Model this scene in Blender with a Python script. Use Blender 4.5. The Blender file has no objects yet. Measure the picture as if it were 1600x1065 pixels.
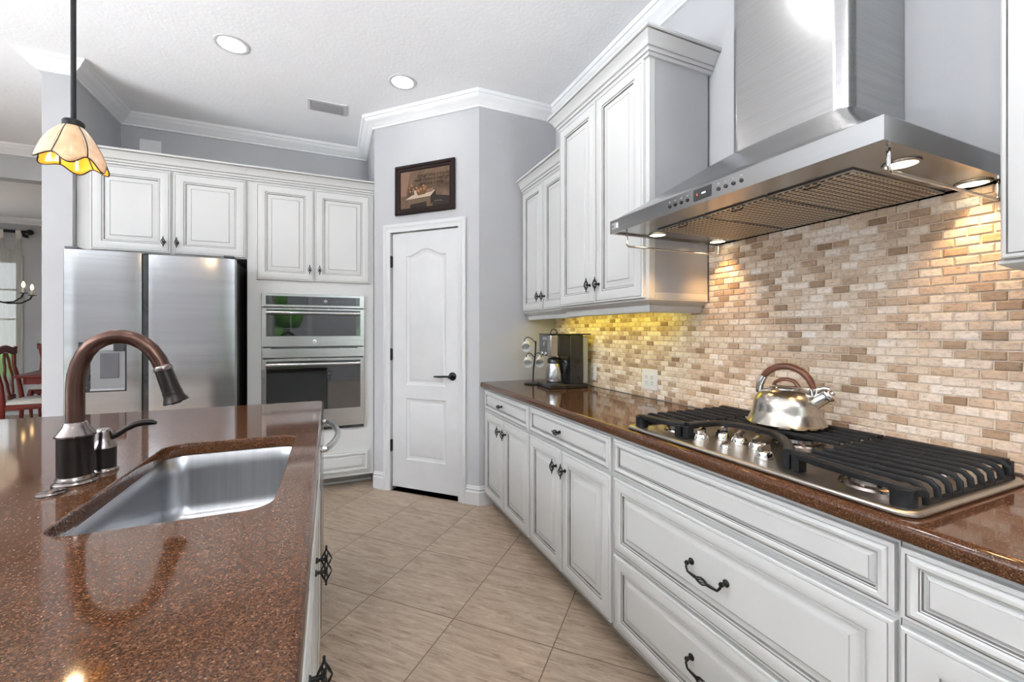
import bpy, bmesh, math, random
from mathutils import Vector, Matrix, geometry
random.seed(7)
PI = math.pi
S = bpy.context.scene
COL = S.collection

# ------------------------------------------------------------------ camera, world, light, exposure
cam_data = bpy.data.cameras.new('camera')
cam_data.sensor_width = 36.0
cam_data.lens = 660.0 / 1600.0 * 36.0
cam_data.shift_y = -14.5 / 1600.0
cam_data.clip_start = 0.02
cam = bpy.data.objects.new('camera', cam_data)
cam.location = (0, 0, 1.26)
cam.rotation_euler = (PI / 2, 0, -math.radians(23.25))
COL.objects.link(cam)
S.camera = cam

S.view_settings.view_transform = 'Standard'
S.view_settings.look = 'None'
S.view_settings.gamma = 1.0
S.view_settings.use_curve_mapping = False
S.view_settings.exposure = -0.03

world = bpy.data.worlds.new('sky')
S.world = world
world.use_nodes = True
wn = world.node_tree
for n in list(wn.nodes): wn.nodes.remove(n)
w_out = wn.nodes.new('ShaderNodeOutputWorld')
w_bg = wn.nodes.new('ShaderNodeBackground')
w_sky = wn.nodes.new('ShaderNodeTexSky')
w_sky.sky_type = 'HOSEK_WILKIE'
w_sky.turbidity = 5.0
w_sky.ground_albedo = 0.4
w_sky.sun_direction = (0.5, -0.3, 0.8)
w_mix = wn.nodes.new('ShaderNodeMixRGB')
w_mix.inputs[0].default_value = 0.6
w_mix.inputs[2].default_value = (1.0, 1.0, 1.0, 1)
wn.links.new(w_sky.outputs[0], w_mix.inputs[1])
wn.links.new(w_mix.outputs[0], w_bg.inputs[0])
w_bg.inputs[1].default_value = 1.4
wn.links.new(w_bg.outputs[0], w_out.inputs[0])

def area_light(name, loc, rot, sx, sy, power, color=(1, 1, 1)):
    d = bpy.data.lights.new(name, 'AREA')
    d.shape = 'RECTANGLE'; d.size = sx; d.size_y = sy
    d.energy = power; d.color = color
    o = bpy.data.objects.new(name, d)
    o.location = loc; o.rotation_euler = rot
    COL.objects.link(o)
    return o
# daylight at the glass doors out of view and at windows: one lamp straight in,
# and one added lamp tilted up, a made-up source that brightens the ceiling
def daylight_and_fill(name, loc, rz, w, h, power, up_power, color=(0.87, 0.94, 1.0)):
    area_light(name, loc, (PI / 2, 0, rz), w, h, power, color)
    o = area_light(name + '_ceiling_fill', loc, (PI / 2 + math.radians(53), 0, rz), w, h, up_power, color)
    o.data.spread = math.radians(100)
daylight_and_fill('daylight_left_doors', (-5.85, -0.3, 1.25), -PI / 2, 5.0, 2.3, 40, 900)
daylight_and_fill('daylight_rear_window', (1.05, -4.35, 1.6), 0, 0.9, 1.6, 8, 260)
daylight_and_fill('daylight_dining_window', (-4.9, 8.72, 1.4), PI, 1.0, 1.8, 5, 2)
daylight_and_fill('fill_dining_side', (-6.85, 7.1, 1.5), -PI / 2, 1.6, 1.6, 13, 3)  # added fill lamp in front of a windowless wall, brightens the dining room

sun_d = bpy.data.lights.new('sun', 'SUN'); sun_d.energy = 9.0; sun_d.angle = math.radians(1.5); sun_d.color = (1.0, 0.97, 0.92)
sun = bpy.data.objects.new('sun', sun_d); COL.objects.link(sun)
sun.rotation_euler = Vector((-0.25, -0.62, -0.85)).to_track_quat('-Z', 'Y').to_euler()

# ------------------------------------------------------------------ helpers
ORG = {}
def setp(o, **k):
    for a, b in k.items(): o[a] = b
    return o

def thing(name, label, cat, loc, group=None):
    o = bpy.data.objects.new(name, None)
    o.empty_display_size = 0.05
    COL.objects.link(o); o.location = loc
    o['label'] = label; o['category'] = cat
    if group: o['group'] = group
    ORG[o.name] = Vector(loc)
    return o

def tag(o, label, cat, group=None):
    o['label'] = label; o['category'] = cat
    if group: o['group'] = group
    return o

class MB:
    def __init__(s):
        s.v = []; s.f = []; s.m = []
    def add(s, vs, fs, mi=0):
        b = len(s.v)
        s.v += [Vector(p) for p in vs]
        for f in fs:
            s.f.append([b + i for i in f]); s.m.append(mi)
        return s
    def box(s, x0, x1, y0, y1, z0, z1, mi=0):
        vs = [(x, y, z) for z in (z0, z1) for y in (y0, y1) for x in (x0, x1)]
        return s.add(vs, [(0, 2, 3, 1), (4, 5, 7, 6), (0, 1, 5, 4), (2, 6, 7, 3), (0, 4, 6, 2), (1, 3, 7, 5)], mi)
    def fbox(s, o, u, n, u0, u1, t0, t1, z0, z1, mi=0):
        o = Vector(o); u = Vector(u); n = Vector(n)
        vs = [o + u * a + n * t + Vector((0, 0, z)) for z in (z0, z1) for t in (t0, t1) for a in (u0, u1)]
        return s.add(vs, [(0, 2, 3, 1), (4, 5, 7, 6), (0, 1, 5, 4), (2, 6, 7, 3), (0, 4, 6, 2), (1, 3, 7, 5)], mi)
    def loft(s, loops, cap0=True, cap1=True, closed=True, mi=0, mis=None):
        n = len(loops[0]); b = len(s.v)
        for l in loops: s.v += [Vector(p) for p in l]
        for i in range(len(loops) - 1):
            m = mis[i] if mis else mi
            for j in range(n if closed else n - 1):
                k = (j + 1) % n
                s.f.append([b + i * n + j, b + i * n + k, b + (i + 1) * n + k, b + (i + 1) * n + j]); s.m.append(m)
        if cap0: s.f.append([b + j for j in range(n)][::-1]); s.m.append(mis[0] if mis else mi)
        if cap1: s.f.append([b + (len(loops) - 1) * n + j for j in range(n)]); s.m.append(mis[-1] if mis else mi)
        return s
    def tube(s, pts, r, n=8, mi=0, cap=True, closed=False):
        pts = [Vector(p) for p in pts]
        N = len(pts)
        rs = r if isinstance(r, (list, tuple)) else [r] * N
        loops = []
        prev = None
        for i, p in enumerate(pts):
            if closed: t = pts[(i + 1) % N] - pts[i - 1]
            elif i == 0: t = pts[1] - p
            elif i == N - 1: t = p - pts[i - 1]
            else: t = (pts[i + 1] - p).normalized() + (p - pts[i - 1]).normalized()
            t.normalize()
            if prev is None:
                a = Vector((0, 0, 1)) if abs(t.z) < 0.9 else Vector((1, 0, 0))
                x = t.cross(a).normalized()
            else:
                x = (prev - t * prev.dot(t)).normalized()
            y = t.cross(x); prev = x
            loops.append([p + (x * math.cos(2 * PI * k / n) + y * math.sin(2 * PI * k / n)) * rs[i] for k in range(n)])
        if closed:
            loops.append(loops[0]); return s.loft(loops, False, False, mi=mi)
        return s.loft(loops, cap, cap, mi=mi)
    def lathe(s, prof, c=(0, 0, 0), n=24, mi=0, axis=None, cap0=True, cap1=True, mis=None):
        c = Vector(c)
        if axis is None: X, Y, Z = Vector((1, 0, 0)), Vector((0, 1, 0)), Vector((0, 0, 1))
        else:
            Z = Vector(axis).normalized()
            a = Vector((0, 0, 1)) if abs(Z.z) < 0.9 else Vector((1, 0, 0))
            X = a.cross(Z).normalized(); Y = Z.cross(X)
        loops = [[c + X * (r * math.cos(2 * PI * k / n)) + Y * (r * math.sin(2 * PI * k / n)) + Z * z for k in range(n)] for r, z in prof]
        return s.loft(loops, cap0, cap1, mi=mi, mis=mis)
    def ball(s, c, r, n=10, mi=0, sz=1.0):
        m = max(4, n // 2)
        prof = [(max(1e-5, r * math.sin(PI * i / m)), -r * sz * math.cos(PI * i / m)) for i in range(m + 1)]
        return s.lathe(prof, c, n, mi)
    def prism(s, poly, z0, z1, mi=0):
        return s.loft([[(x, y, z0) for x, y in poly], [(x, y, z1) for x, y in poly]], mi=mi)
    def panel(s, o, u, n, W, H, prof, mis):
        """nested rectangles: prof = (inset, height), one material per ring"""
        o = Vector(o); u = Vector(u); n = Vector(n); z = Vector((0, 0, 1))
        loops = []
        for d, t in prof:
            loops.append([o + u * d + z * d + n * t, o + u * (W - d) + z * d + n * t, o + u * (W - d) + z * (H - d) + n * t, o + u * d + z * (H - d) + n * t])
        return s.loft(loops, True, True, mis=mis)
    def build(s, name, mats, parent=None, smooth=None, bevel=None, seg=2, recalc=True, weld=False, flat=False):
        me = bpy.data.meshes.new(name)
        org = ORG.get(root_name(parent), Vector((0, 0, 0))) if parent else Vector((0, 0, 0))
        me.from_pydata([tuple(p - org) for p in s.v], [], s.f)
        if not isinstance(mats, (list, tuple)): mats = [mats]
        for m in mats: me.materials.append(m)
        for p, mi in zip(me.polygons, s.m): p.material_index = min(mi, len(mats) - 1)
        if recalc or weld:
            bm = bmesh.new(); bm.from_mesh(me)
            if weld: bmesh.ops.remove_doubles(bm, verts=bm.verts, dist=1e-6)
            if recalc: bmesh.ops.recalc_face_normals(bm, faces=bm.faces)
            bm.to_mesh(me); bm.free()
        if smooth:
            for p in me.polygons: p.use_smooth = True
            me.set_sharp_from_angle(angle=math.radians(smooth))
            if flat:
                for p in me.polygons:
                    if abs(p.normal.z) > 0.9999: p.use_smooth = False
        o = bpy.data.objects.new(name, me)
        COL.objects.link(o)
        if parent: o.parent = parent
        if bevel:
            b = o.modifiers.new('bevel', 'BEVEL'); b.width = bevel; b.segments = seg
            b.limit_method = 'ANGLE'; b.angle_limit = math.radians(35)
            if not smooth:
                for p in me.polygons: p.use_smooth = True
                me.set_sharp_from_angle(angle=math.radians(50))
        return o

def root_name(o):
    while o.parent: o = o.parent
    return o.name

def inst(src, name, parent, loc, rot=(0, 0, 0)):
    """place a copy of a prototype mesh as a part"""
    o = bpy.data.objects.new(name, src)
    COL.objects.link(o); o.parent = parent
    o.location = Vector(loc) - ORG.get(root_name(parent), Vector((0, 0, 0)))
    o.rotation_euler = rot
    return o

def mesh_only(mb, name, mats, smooth=None):
    o = mb.build(name, mats, None, smooth)
    me = o.data; bpy.data.objects.remove(o); return me

def rrect(x0, x1, y0, y1, r, n=6):
    pts = []
    for cx, cy, a in ((x1 - r, y0 + r, -PI / 2), (x1 - r, y1 - r, 0), (x0 + r, y1 - r, PI / 2), (x0 + r, y0 + r, PI)):
        for i in range(n + 1):
            t = a + PI / 2 * i / n
            pts.append((cx + r * math.cos(t), cy + r * math.sin(t)))
    return pts

def sweep(mb, path, prof, mi=0, mis=None):
    """moulding along a plan polyline, room on the left; prof = (projection, z)"""
    P = [Vector(p) for p in path]
    ns = []
    for a, b in zip(P, P[1:]):
        d = (b - a).normalized(); ns.append(Vector((-d.y, d.x)))
    loops = []
    for i, p in enumerate(P):
        if i == 0: m = ns[0]
        elif i == len(P) - 1: m = ns[-1]
        else: m = (ns[i - 1] + ns[i]) / (1 + ns[i - 1].dot(ns[i]))
        loops.append([(p.x + m.x * q, p.y + m.y * q, z) for q, z in prof])
    b = len(mb.v); n = len(prof)
    for l in loops: mb.v += [Vector(q) for q in l]
    for i in range(len(loops) - 1):
        for j in range(n):
            k = (j + 1) % n
            mb.f.append([b + i * n + j, b + i * n + k, b + (i + 1) * n + k, b + (i + 1) * n + j])
            mb.m.append(mis[j] if mis else mi)
    mb.f.append([b + j for j in range(n)]); mb.m.append(mi)
    mb.f.append([b + (len(loops) - 1) * n + j for j in range(n)]); mb.m.append(mi)
    return mb

# ------------------------------------------------------------------ materials
def lin(r, g, b):
    f = lambda c: (c / 255 / 12.92) if c / 255 <= 0.04045 else ((c / 255 + 0.055) / 1.055) ** 2.4
    return (f(r), f(g), f(b), 1)

def new_mat(name):
    m = bpy.data.materials.new(name); m.use_nodes = True
    nt = m.node_tree; b = nt.nodes['Principled BSDF']
    return m, nt, b

def N(nt, t, **kw):
    n = nt.nodes.new(t)
    for k, v in kw.items():
        if k.startswith('i_'):
            n.inputs[int(k[2:])].default_value = v
        else: setattr(n, k, v)
    return n

def coords(nt, scale=(1, 1, 1), rot=(0, 0, 0), kind='Object'):
    tc = N(nt, 'ShaderNodeTexCoord'); mp = N(nt, 'ShaderNodeMapping')
    mp.inputs['Scale'].default_value = scale; mp.inputs['Rotation'].default_value = rot
    nt.links.new(tc.outputs[kind], mp.inputs[0])
    return mp.outputs[0]

def ramp(nt, src, stops):
    r = N(nt, 'ShaderNodeValToRGB')
    e = r.color_ramp.elements
    while len(e) > 1: e.remove(e[0])
    e[0].position = stops[0][0]; e[0].color = stops[0][1]
    for p, c in stops[1:]:
        q = e.new(p); q.color = c
    nt.links.new(src, r.inputs[0])
    return r.outputs[0]

def pm(name, c1, c2=None, scale=20, rough=0.5, metal=0.0, bump=0.0, bscale=None, stretch=(1, 1, 1), coat=0.0, rvar=0.0, spec=0.5):
    m, nt, b = new_mat(name)
    if c2 is None: c2 = tuple(x * 0.94 for x in c1[:3]) + (1,)
    v = coords(nt, stretch)
    no = N(nt, 'ShaderNodeTexNoise'); no.inputs['Scale'].default_value = scale; no.inputs['Detail'].default_value = 4
    nt.links.new(v, no.inputs['Vector'])
    nt.links.new(ramp(nt, no.outputs[0], [(0.3, c1), (0.7, c2)]), b.inputs['Base Color'])
    b.inputs['Roughness'].default_value = rough
    b.inputs['Metallic'].default_value = metal
    b.inputs['Specular IOR Level'].default_value = spec
    b.inputs['Coat Weight'].default_value = coat
    b.inputs['Coat Roughness'].default_value = 0.1
    if rvar:
        mr = N(nt, 'ShaderNodeMapRange'); mr.inputs[3].default_value = rough - rvar; mr.inputs[4].default_value = rough + rvar
        nt.links.new(no.outputs[0], mr.inputs[0]); nt.links.new(mr.outputs[0], b.inputs['Roughness'])
    if bump:
        n2 = N(nt, 'ShaderNodeTexNoise'); n2.inputs['Scale'].default_value = bscale or scale; n2.inputs['Detail'].default_value = 3
        nt.links.new(v, n2.inputs['Vector'])
        bp = N(nt, 'ShaderNodeBump'); bp.inputs['Strength'].default_value = bump; bp.inputs['Distance'].default_value = 0.004
        nt.links.new(n2.outputs[0], bp.inputs['Height']); nt.links.new(bp.outputs[0], b.inputs['Normal'])
    return m

def emit(name, color, strength):
    m, nt, b = new_mat(name)
    b.inputs['Base Color'].default_value = color
    b.inputs['Emission Color'].default_value = color
    b.inputs['Emission Strength'].default_value = strength
    return m

M = {}
M['wall'] = pm('grey_wall_paint', (0.455, 0.455, 0.468, 1), (0.44, 0.44, 0.453, 1), 6, 0.6, bump=0.10, bscale=120)
M['ceiling'] = pm('white_ceiling_paint', (0.91, 0.91, 0.92, 1), (0.89, 0.89, 0.90, 1), 8, 0.85, bump=0.35, bscale=45)
M['trim'] = pm('white_trim_paint', (0.62, 0.62, 0.625, 1), None, 5, 0.35)
M['crown'] = pm('bright_white_crown_paint', (0.84, 0.84, 0.845, 1), None, 5, 0.4)
M['cab'] = pm('cream_white_cabinet_paint', (0.60, 0.60, 0.59, 1), (0.58, 0.58, 0.57, 1), 4, 0.32)
M['glaze'] = pm('dark_glaze_in_grooves', (0.085, 0.078, 0.072, 1), (0.20, 0.185, 0.175, 1), 14, 0.5)
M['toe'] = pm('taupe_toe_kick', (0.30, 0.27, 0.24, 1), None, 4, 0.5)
M['steel'] = pm('brushed_stainless_steel', (0.37, 0.37, 0.375, 1), (0.31, 0.31, 0.315, 1), 3, 0.2, 1.0, bump=0.05, bscale=7, stretch=(0.25, 0.25, 5), rvar=0.03)
M['steelh'] = pm('brushed_stainless_steel_sideways', (0.46, 0.46, 0.46, 1), (0.41, 0.41, 0.41, 1), 3, 0.2, 1.0, bump=0.02, bscale=60, stretch=(1, 1, 40), rvar=0.03)
M['sinksteel'] = pm('satin_sink_steel', (0.47, 0.475, 0.49, 1), (0.40, 0.405, 0.42, 1), 2, 0.30, 1.0, bump=0.015, bscale=50, stretch=(30, 1, 1), rvar=0.03)
M['chrome'] = pm('polished_chrome', (0.75, 0.74, 0.73, 1), None, 3, 0.08, 1.0)
M['kettle'] = pm('mirror_kettle_steel', (0.47, 0.44, 0.40, 1), None, 3, 0.23, 1.0)
M['copper'] = pm('oil_rubbed_bronze', (0.105, 0.058, 0.044, 1), (0.075, 0.041, 0.032, 1), 15, 0.27, 0.9)
M['bronze'] = pm('dark_brushed_bronze', (0.010, 0.008, 0.0075, 1), (0.020, 0.014, 0.012, 1), 40, 0.30, 0.6, stretch=(1, 1, 0.1))
M['pewter'] = pm('pewter_grey_metal', (0.22, 0.19, 0.18, 1), None, 12, 0.22, 1.0)
M['iron'] = pm('matt_black_cast_iron', (0.008, 0.008, 0.009, 1), (0.012, 0.012, 0.013, 1), 60, 0.5, 0.0, bump=0.1, bscale=250, spec=0.22)
M['blackmetal'] = pm('black_wrought_metal', (0.006, 0.006, 0.006, 1), (0.012, 0.012, 0.012, 1), 60, 0.38, 0.2, spec=0.3)
M['blackplastic'] = pm('black_plastic', (0.012, 0.012, 0.013, 1), (0.02, 0.02, 0.02, 1), 20, 0.25)
M['greyplastic'] = pm('grey_plastic', (0.30, 0.30, 0.31, 1), None, 20, 0.35)
M['darkgrey'] = pm('dark_grey_panel', (0.07, 0.07, 0.08, 1), None, 20, 0.3)
M['blackglass'] = pm('black_oven_glass', (0.008, 0.009, 0.010, 1), (0.013, 0.014, 0.015, 1), 3, 0.03, spec=1.0)
M['white'] = pm('white_ceramic', (0.82, 0.82, 0.81, 1), None, 6, 0.12)
M['whiteplastic'] = pm('white_plastic', (0.80, 0.80, 0.80, 1), None, 6, 0.3)
M['wood'] = pm('warm_brown_handle_wood', (0.13, 0.040, 0.016, 1), (0.075, 0.022, 0.009, 1), 9, 0.3, stretch=(6, 1, 1))
M['cherry'] = pm('cherry_red_wood', (0.17, 0.014, 0.007, 1), (0.085, 0.007, 0.004, 1), 8, 0.32, stretch=(1, 1, 6), spec=0.3)
M['cushion'] = pm('cream_seat_fabric', (0.62, 0.58, 0.52, 1), (0.55, 0.52, 0.47, 1), 60, 0.9, bump=0.1)
M['darkframe'] = pm('dark_brown_picture_frame', (0.008, 0.005, 0.0045, 1), (0.022, 0.009, 0.007, 1), 15, 0.4, stretch=(1, 1, 6), spec=0.15)
M['lead'] = pm('dark_lead_came', (0.03, 0.028, 0.026, 1), None, 30, 0.4, 0.7)
M['candle'] = pm('cream_candle_sleeve', (0.75, 0.68, 0.55, 1), None, 10, 0.6)
M['leaf'] = pm('garden_leaves', (0.05, 0.22, 0.02, 1), (0.16, 0.40, 0.04, 1), 5, 0.6, bump=0.5, bscale=9)
M['grass'] = pm('lawn', (0.10, 0.24, 0.04, 1), (0.18, 0.33, 0.07, 1), 8, 0.9)
M['patio'] = pm('pale_patio', (0.55, 0.53, 0.5, 1), None, 8, 0.9)
M['hole'] = pm('painted_interior_shade', (0.02, 0.02, 0.02, 1), None, 5, 0.9)
M['lamp_warm'] = emit('warm_halogen_lens', (1.0, 0.80, 0.50, 1), 9)
M['lamp_cool'] = emit('bright_recessed_lens', (1.0, 0.95, 0.86, 1), 9)
M['bulb'] = emit('glowing_candle_bulb', (1.0, 0.68, 0.28, 1), 5)
M['led'] = emit('small_white_indicator', (0.8, 0.95, 1.0, 1), 1.2)
M['redled'] = emit('small_red_indicator', (1.0, 0.1, 0.05, 1), 0.6)

def make_quartz():
    m, nt, b = new_mat('speckled_brown_quartz')
    v = coords(nt)
    vo = N(nt, 'ShaderNodeTexVoronoi'); vo.inputs['Scale'].default_value = 560
    nt.links.new(v, vo.inputs['Vector'])
    sp = N(nt, 'ShaderNodeSeparateColor'); nt.links.new(vo.outputs['Color'], sp.inputs[0])
    c = ramp(nt, sp.outputs[0], [(0.0, (0.030, 0.0105, 0.0042, 1)), (0.35, (0.056, 0.022, 0.0098, 1)), (0.62, (0.076, 0.0315, 0.0145, 1)), (0.86, (0.105, 0.046, 0.022, 1)), (0.97, (0.135, 0.067, 0.036, 1)), (1.0, (0.26, 0.165, 0.11, 1))])
    no = N(nt, 'ShaderNodeTexNoise'); no.inputs['Scale'].default_value = 90
    nt.links.new(v, no.inputs['Vector'])
    mx = N(nt, 'ShaderNodeMixRGB', blend_type='MULTIPLY'); mx.inputs[0].default_value = 0.6
    nt.links.new(c, mx.inputs[1])
    nt.links.new(ramp(nt, no.outputs[0], [(0.35, (0.75, 0.72, 0.7, 1)), (0.65, (1.25, 1.2, 1.15, 1))]), mx.inputs[2])
    nt.links.new(mx.outputs[0], b.inputs['Base Color'])
    b.inputs['Roughness'].default_value = 0.07
    b.inputs['Specular IOR Level'].default_value = 0.42
    return m
M['quartz'] = make_quartz()

def make_floor():
    m, nt, b = new_mat('beige_stone_look_floor_tile')
    tc = N(nt, 'ShaderNodeTexCoord'); sx = N(nt, 'ShaderNodeSeparateXYZ')
    nt.links.new(tc.outputs['Object'], sx.inputs[0])
    def mt(op, a, c):
        n = N(nt, 'ShaderNodeMath', operation=op)
        for i, q in enumerate((a, c)):
            if isinstance(q, (int, float)): n.inputs[i].default_value = q
            else: nt.links.new(q, n.inputs[i])
        return n.outputs[0]
    P = 0.638
    s = mt('DIVIDE', mt('SUBTRACT', mt('ADD', sx.outputs[0], sx.outputs[1]), 2.302), P)
    t = mt('DIVIDE', mt('SUBTRACT', mt('SUBTRACT', sx.outputs[1], sx.outputs[0]), 0.67), P)
    def edge(q):
        f = mt('FRACT', q, 0); return mt('SUBTRACT', 0.5, mt('ABSOLUTE', mt('SUBTRACT', f, 0.5), 0))
    g = mt('MINIMUM', edge(s), edge(t))
    grout = N(nt, 'ShaderNodeMapRange'); grout.inputs[1].default_value = 0.0035; grout.inputs[2].default_value = 0.0065
    nt.links.new(g, grout.inputs[0])
    cs = N(nt, 'ShaderNodeCombineXYZ')
    nt.links.new(mt('FLOOR', s, 0), cs.inputs[0]); nt.links.new(mt('FLOOR', t, 0), cs.inputs[1])
    wn_ = N(nt, 'ShaderNodeTexWhiteNoise'); nt.links.new(cs.outputs[0], wn_.inputs['Vector'])
    cv = N(nt, 'ShaderNodeCombineXYZ')
    nt.links.new(mt('MULTIPLY', s, 10.0), cv.inputs[0]); nt.links.new(mt('MULTIPLY', t, 1.1), cv.inputs[1])
    nt.links.new(mt('MULTIPLY', wn_.outputs['Value'], 30.0), cv.inputs[2])
    no = N(nt, 'ShaderNodeTexNoise'); no.inputs['Scale'].default_value = 2.6; no.inputs['Detail'].default_value = 9
    no.inputs['Roughness'].default_value = 0.78; no.inputs['Distortion'].default_value = 0.9
    nt.links.new(cv.outputs[0], no.inputs['Vector'])
    c = ramp(nt, no.outputs[0], [(0.30, lin(100, 82, 68)), (0.40, lin(143, 124, 107)), (0.50, lin(164, 145, 127)), (0.60, lin(177, 159, 141)), (0.70, lin(195, 179, 161)), (0.8, lin(156, 136, 118))])
    hv = N(nt, 'ShaderNodeHueSaturation')
    mr = N(nt, 'ShaderNodeMapRange'); mr.inputs[3].default_value = 0.93; mr.inputs[4].default_value = 1.06
    nt.links.new(wn_.outputs['Value'], mr.inputs[0]); nt.links.new(mr.outputs[0], hv.inputs['Value']); nt.links.new(c, hv.inputs['Color'])
    mx = N(nt, 'ShaderNodeMixRGB'); mx.inputs[1].default_value = lin(98, 80, 66)
    nt.links.new(grout.outputs[0], mx.inputs[0]); nt.links.new(hv.outputs[0], mx.inputs[2])
    nt.links.new(mx.outputs[0], b.inputs['Base Color'])
    b.inputs['Roughness'].default_value = 0.42
    bp = N(nt, 'ShaderNodeBump'); bp.inputs['Strength'].default_value = 0.25; bp.inputs['Distance'].default_value = 0.003
    hh = mt('ADD', grout.outputs[0], mt('MULTIPLY', no.outputs[0], 0.25))
    nt.links.new(hh, bp.inputs['Height']); nt.links.new(bp.outputs[0], b.inputs['Normal'])
    return m
M['floor'] = make_floor()

def make_tile():
    m, nt, b = new_mat('tumbled_travertine_brick')
    at = N(nt, 'ShaderNodeAttribute'); at.attribute_name = 'rnd'
    v = coords(nt)
    base = ramp(nt, at.outputs['Fac'], [(0.0, lin(144, 119, 95)), (0.07, lin(178, 153, 128)), (0.20, lin(206, 184, 161)), (0.45, lin(219, 202, 182)), (0.65, lin(229, 215, 199)), (0.85, lin(239, 227, 214)), (1.0, lin(246, 240, 232))])
    no = N(nt, 'ShaderNodeTexNoise'); no.inputs['Scale'].default_value = 70; no.inputs['Detail'].default_value = 7; no.inputs['Roughness'].default_value = 0.7
    mp = coords(nt, (1, 1, 1.8)); nt.links.new(mp, no.inputs['Vector'])
    mx = N(nt, 'ShaderNodeMixRGB', blend_type='MULTIPLY'); mx.inputs[0].default_value = 1.0
    nt.links.new(base, mx.inputs[1])
    nt.links.new(ramp(nt, no.outputs[0], [(0.30, (0.42, 0.36, 0.32, 1)), (0.40, (0.82, 0.79, 0.76, 1)), (0.52, (1.0, 1.0, 1.0, 1)), (0.7, (1.12, 1.12, 1.12, 1))]), mx.inputs[2])
    nt.links.new(mx.outputs[0], b.inputs['Base Color'])
    b.inputs['Roughness'].default_value = 0.55
    bp = N(nt, 'ShaderNodeBump'); bp.inputs['Strength'].default_value = 0.35; bp.inputs['Distance'].default_value = 0.002
    nt.links.new(no.outputs[0], bp.inputs['Height']); nt.links.new(bp.outputs[0], b.inputs['Normal'])
    return m
M['tile'] = make_tile()
M['grout'] = pm('pale_beige_grout', lin(232, 220, 205), lin(222, 208, 190), 60, 0.9)

def make_filter():
    m, nt, b = new_mat('woven_metal_filter_mesh')
    tc = N(nt, 'ShaderNodeTexCoord'); sx = N(nt, 'ShaderNodeSeparateXYZ'); nt.links.new(tc.outputs['Object'], sx.inputs[0])
    def mt(op, a, c):
        n = N(nt, 'ShaderNodeMath', operation=op)
        for i, q in enumerate((a, c)):
            if isinstance(q, (int, float)): n.inputs[i].default_value = q
            else: nt.links.new(q, n.inputs[i])
        return n.outputs[0]
    x = mt('MULTIPLY', sx.outputs[0], 165.0); y = mt('MULTIPLY', sx.outputs[1], 165.0)
    w = mt('MULTIPLY', mt('SINE', mt('ADD', x, y), 0), mt('SINE', mt('SUBTRACT', x, y), 0))
    c = ramp(nt, mt('ADD', mt('MULTIPLY', w, 0.5), 0.5), [(0.40, (0.06, 0.045, 0.03, 1)), (0.52, (0.60, 0.53, 0.42, 1)), (0.8, (0.62, 0.55, 0.45, 1))])
    nt.links.new(c, b.inputs['Base Color'])
    b.inputs['Metallic'].default_value = 0.7; b.inputs['Roughness'].default_value = 0.38
    bp = N(nt, 'ShaderNodeBump'); bp.inputs['Strength'].default_value = 0.7; bp.inputs['Distance'].default_value = 0.004
    nt.links.new(w, bp.inputs['Height']); nt.links.new(bp.outputs[0], b.inputs['Normal'])
    return m
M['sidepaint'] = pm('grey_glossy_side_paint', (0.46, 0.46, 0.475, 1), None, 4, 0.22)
M['plate'] = pm('cooktop_steel', (0.55, 0.53, 0.50, 1), (0.48, 0.46, 0.43, 1), 3, 0.30, 1.0, bump=0.02, bscale=60, stretch=(40, 1, 1))
M['filter'] = make_filter()

def make_glass(name, color, transl=0.6, rough=0.15):
    """art glass that the bulb inside shines through"""
    m, nt, b = new_mat(name)
    out = nt.nodes['Material Output']
    v = coords(nt); no = N(nt, 'ShaderNodeTexNoise'); no.inputs['Scale'].default_value = 26; no.inputs['Detail'].default_value = 5
    nt.links.new(v, no.inputs['Vector'])
    c2 = tuple(x * 0.72 for x in color[:3]) + (1,)
    c = ramp(nt, no.outputs[0], [(0.3, c2), (0.65, color)])
    nt.links.new(c, b.inputs['Base Color']); b.inputs['Roughness'].default_value = rough
    tr = N(nt, 'ShaderNodeBsdfTranslucent'); nt.links.new(c, tr.inputs[0])
    mx = N(nt, 'ShaderNodeMixShader'); mx.inputs[0].default_value = transl
    nt.links.new(b.outputs[0], mx.inputs[1]); nt.links.new(tr.outputs[0], mx.inputs[2])
    nt.links.new(mx.outputs[0], out.inputs[0])
    return m
M['glass_cream'] = make_glass('cream_art_glass', (0.92, 0.80, 0.60, 1), 0.30)
M['glass_inner'] = make_glass('amber_inner_glass', (0.80, 0.40, 0.06, 1), 0.42)
M['glass_amber'] = make_glass('peach_art_glass', (0.88, 0.66, 0.42, 1), 0.30)

def make_sheer():
    m, nt, b = new_mat('sheer_cream_curtain')
    out = nt.nodes['Material Output']
    b.inputs['Base Color'].default_value = (0.66, 0.62, 0.52, 1); b.inputs['Roughness'].default_value = 0.9
    v = coords(nt, (90, 1, 1)); no = N(nt, 'ShaderNodeTexNoise'); no.inputs['Scale'].default_value = 3
    nt.links.new(v, no.inputs['Vector'])
    tr = N(nt, 'ShaderNodeBsdfTransparent'); tl = N(nt, 'ShaderNodeBsdfTranslucent'); tl.inputs[0].default_value = (0.8, 0.78, 0.7, 1)
    a = N(nt, 'ShaderNodeMixShader'); a.inputs[0].default_value = 0.5
    nt.links.new(b.outputs[0], a.inputs[1]); nt.links.new(tl.outputs[0], a.inputs[2])
    mx = N(nt, 'ShaderNodeMixShader')
    mr = N(nt, 'ShaderNodeMapRange'); mr.inputs[3].default_value = 0.40; mr.inputs[4].default_value = 0.75
    nt.links.new(no.outputs[0], mr.inputs[0]); nt.links.new(mr.outputs[0], mx.inputs[0])
    nt.links.new(a.outputs[0], mx.inputs[1]); nt.links.new(tr.outputs[0], mx.inputs[2])
    nt.links.new(mx.outputs[0], out.inputs[0])
    return m
M['sheer'] = make_sheer()

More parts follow.
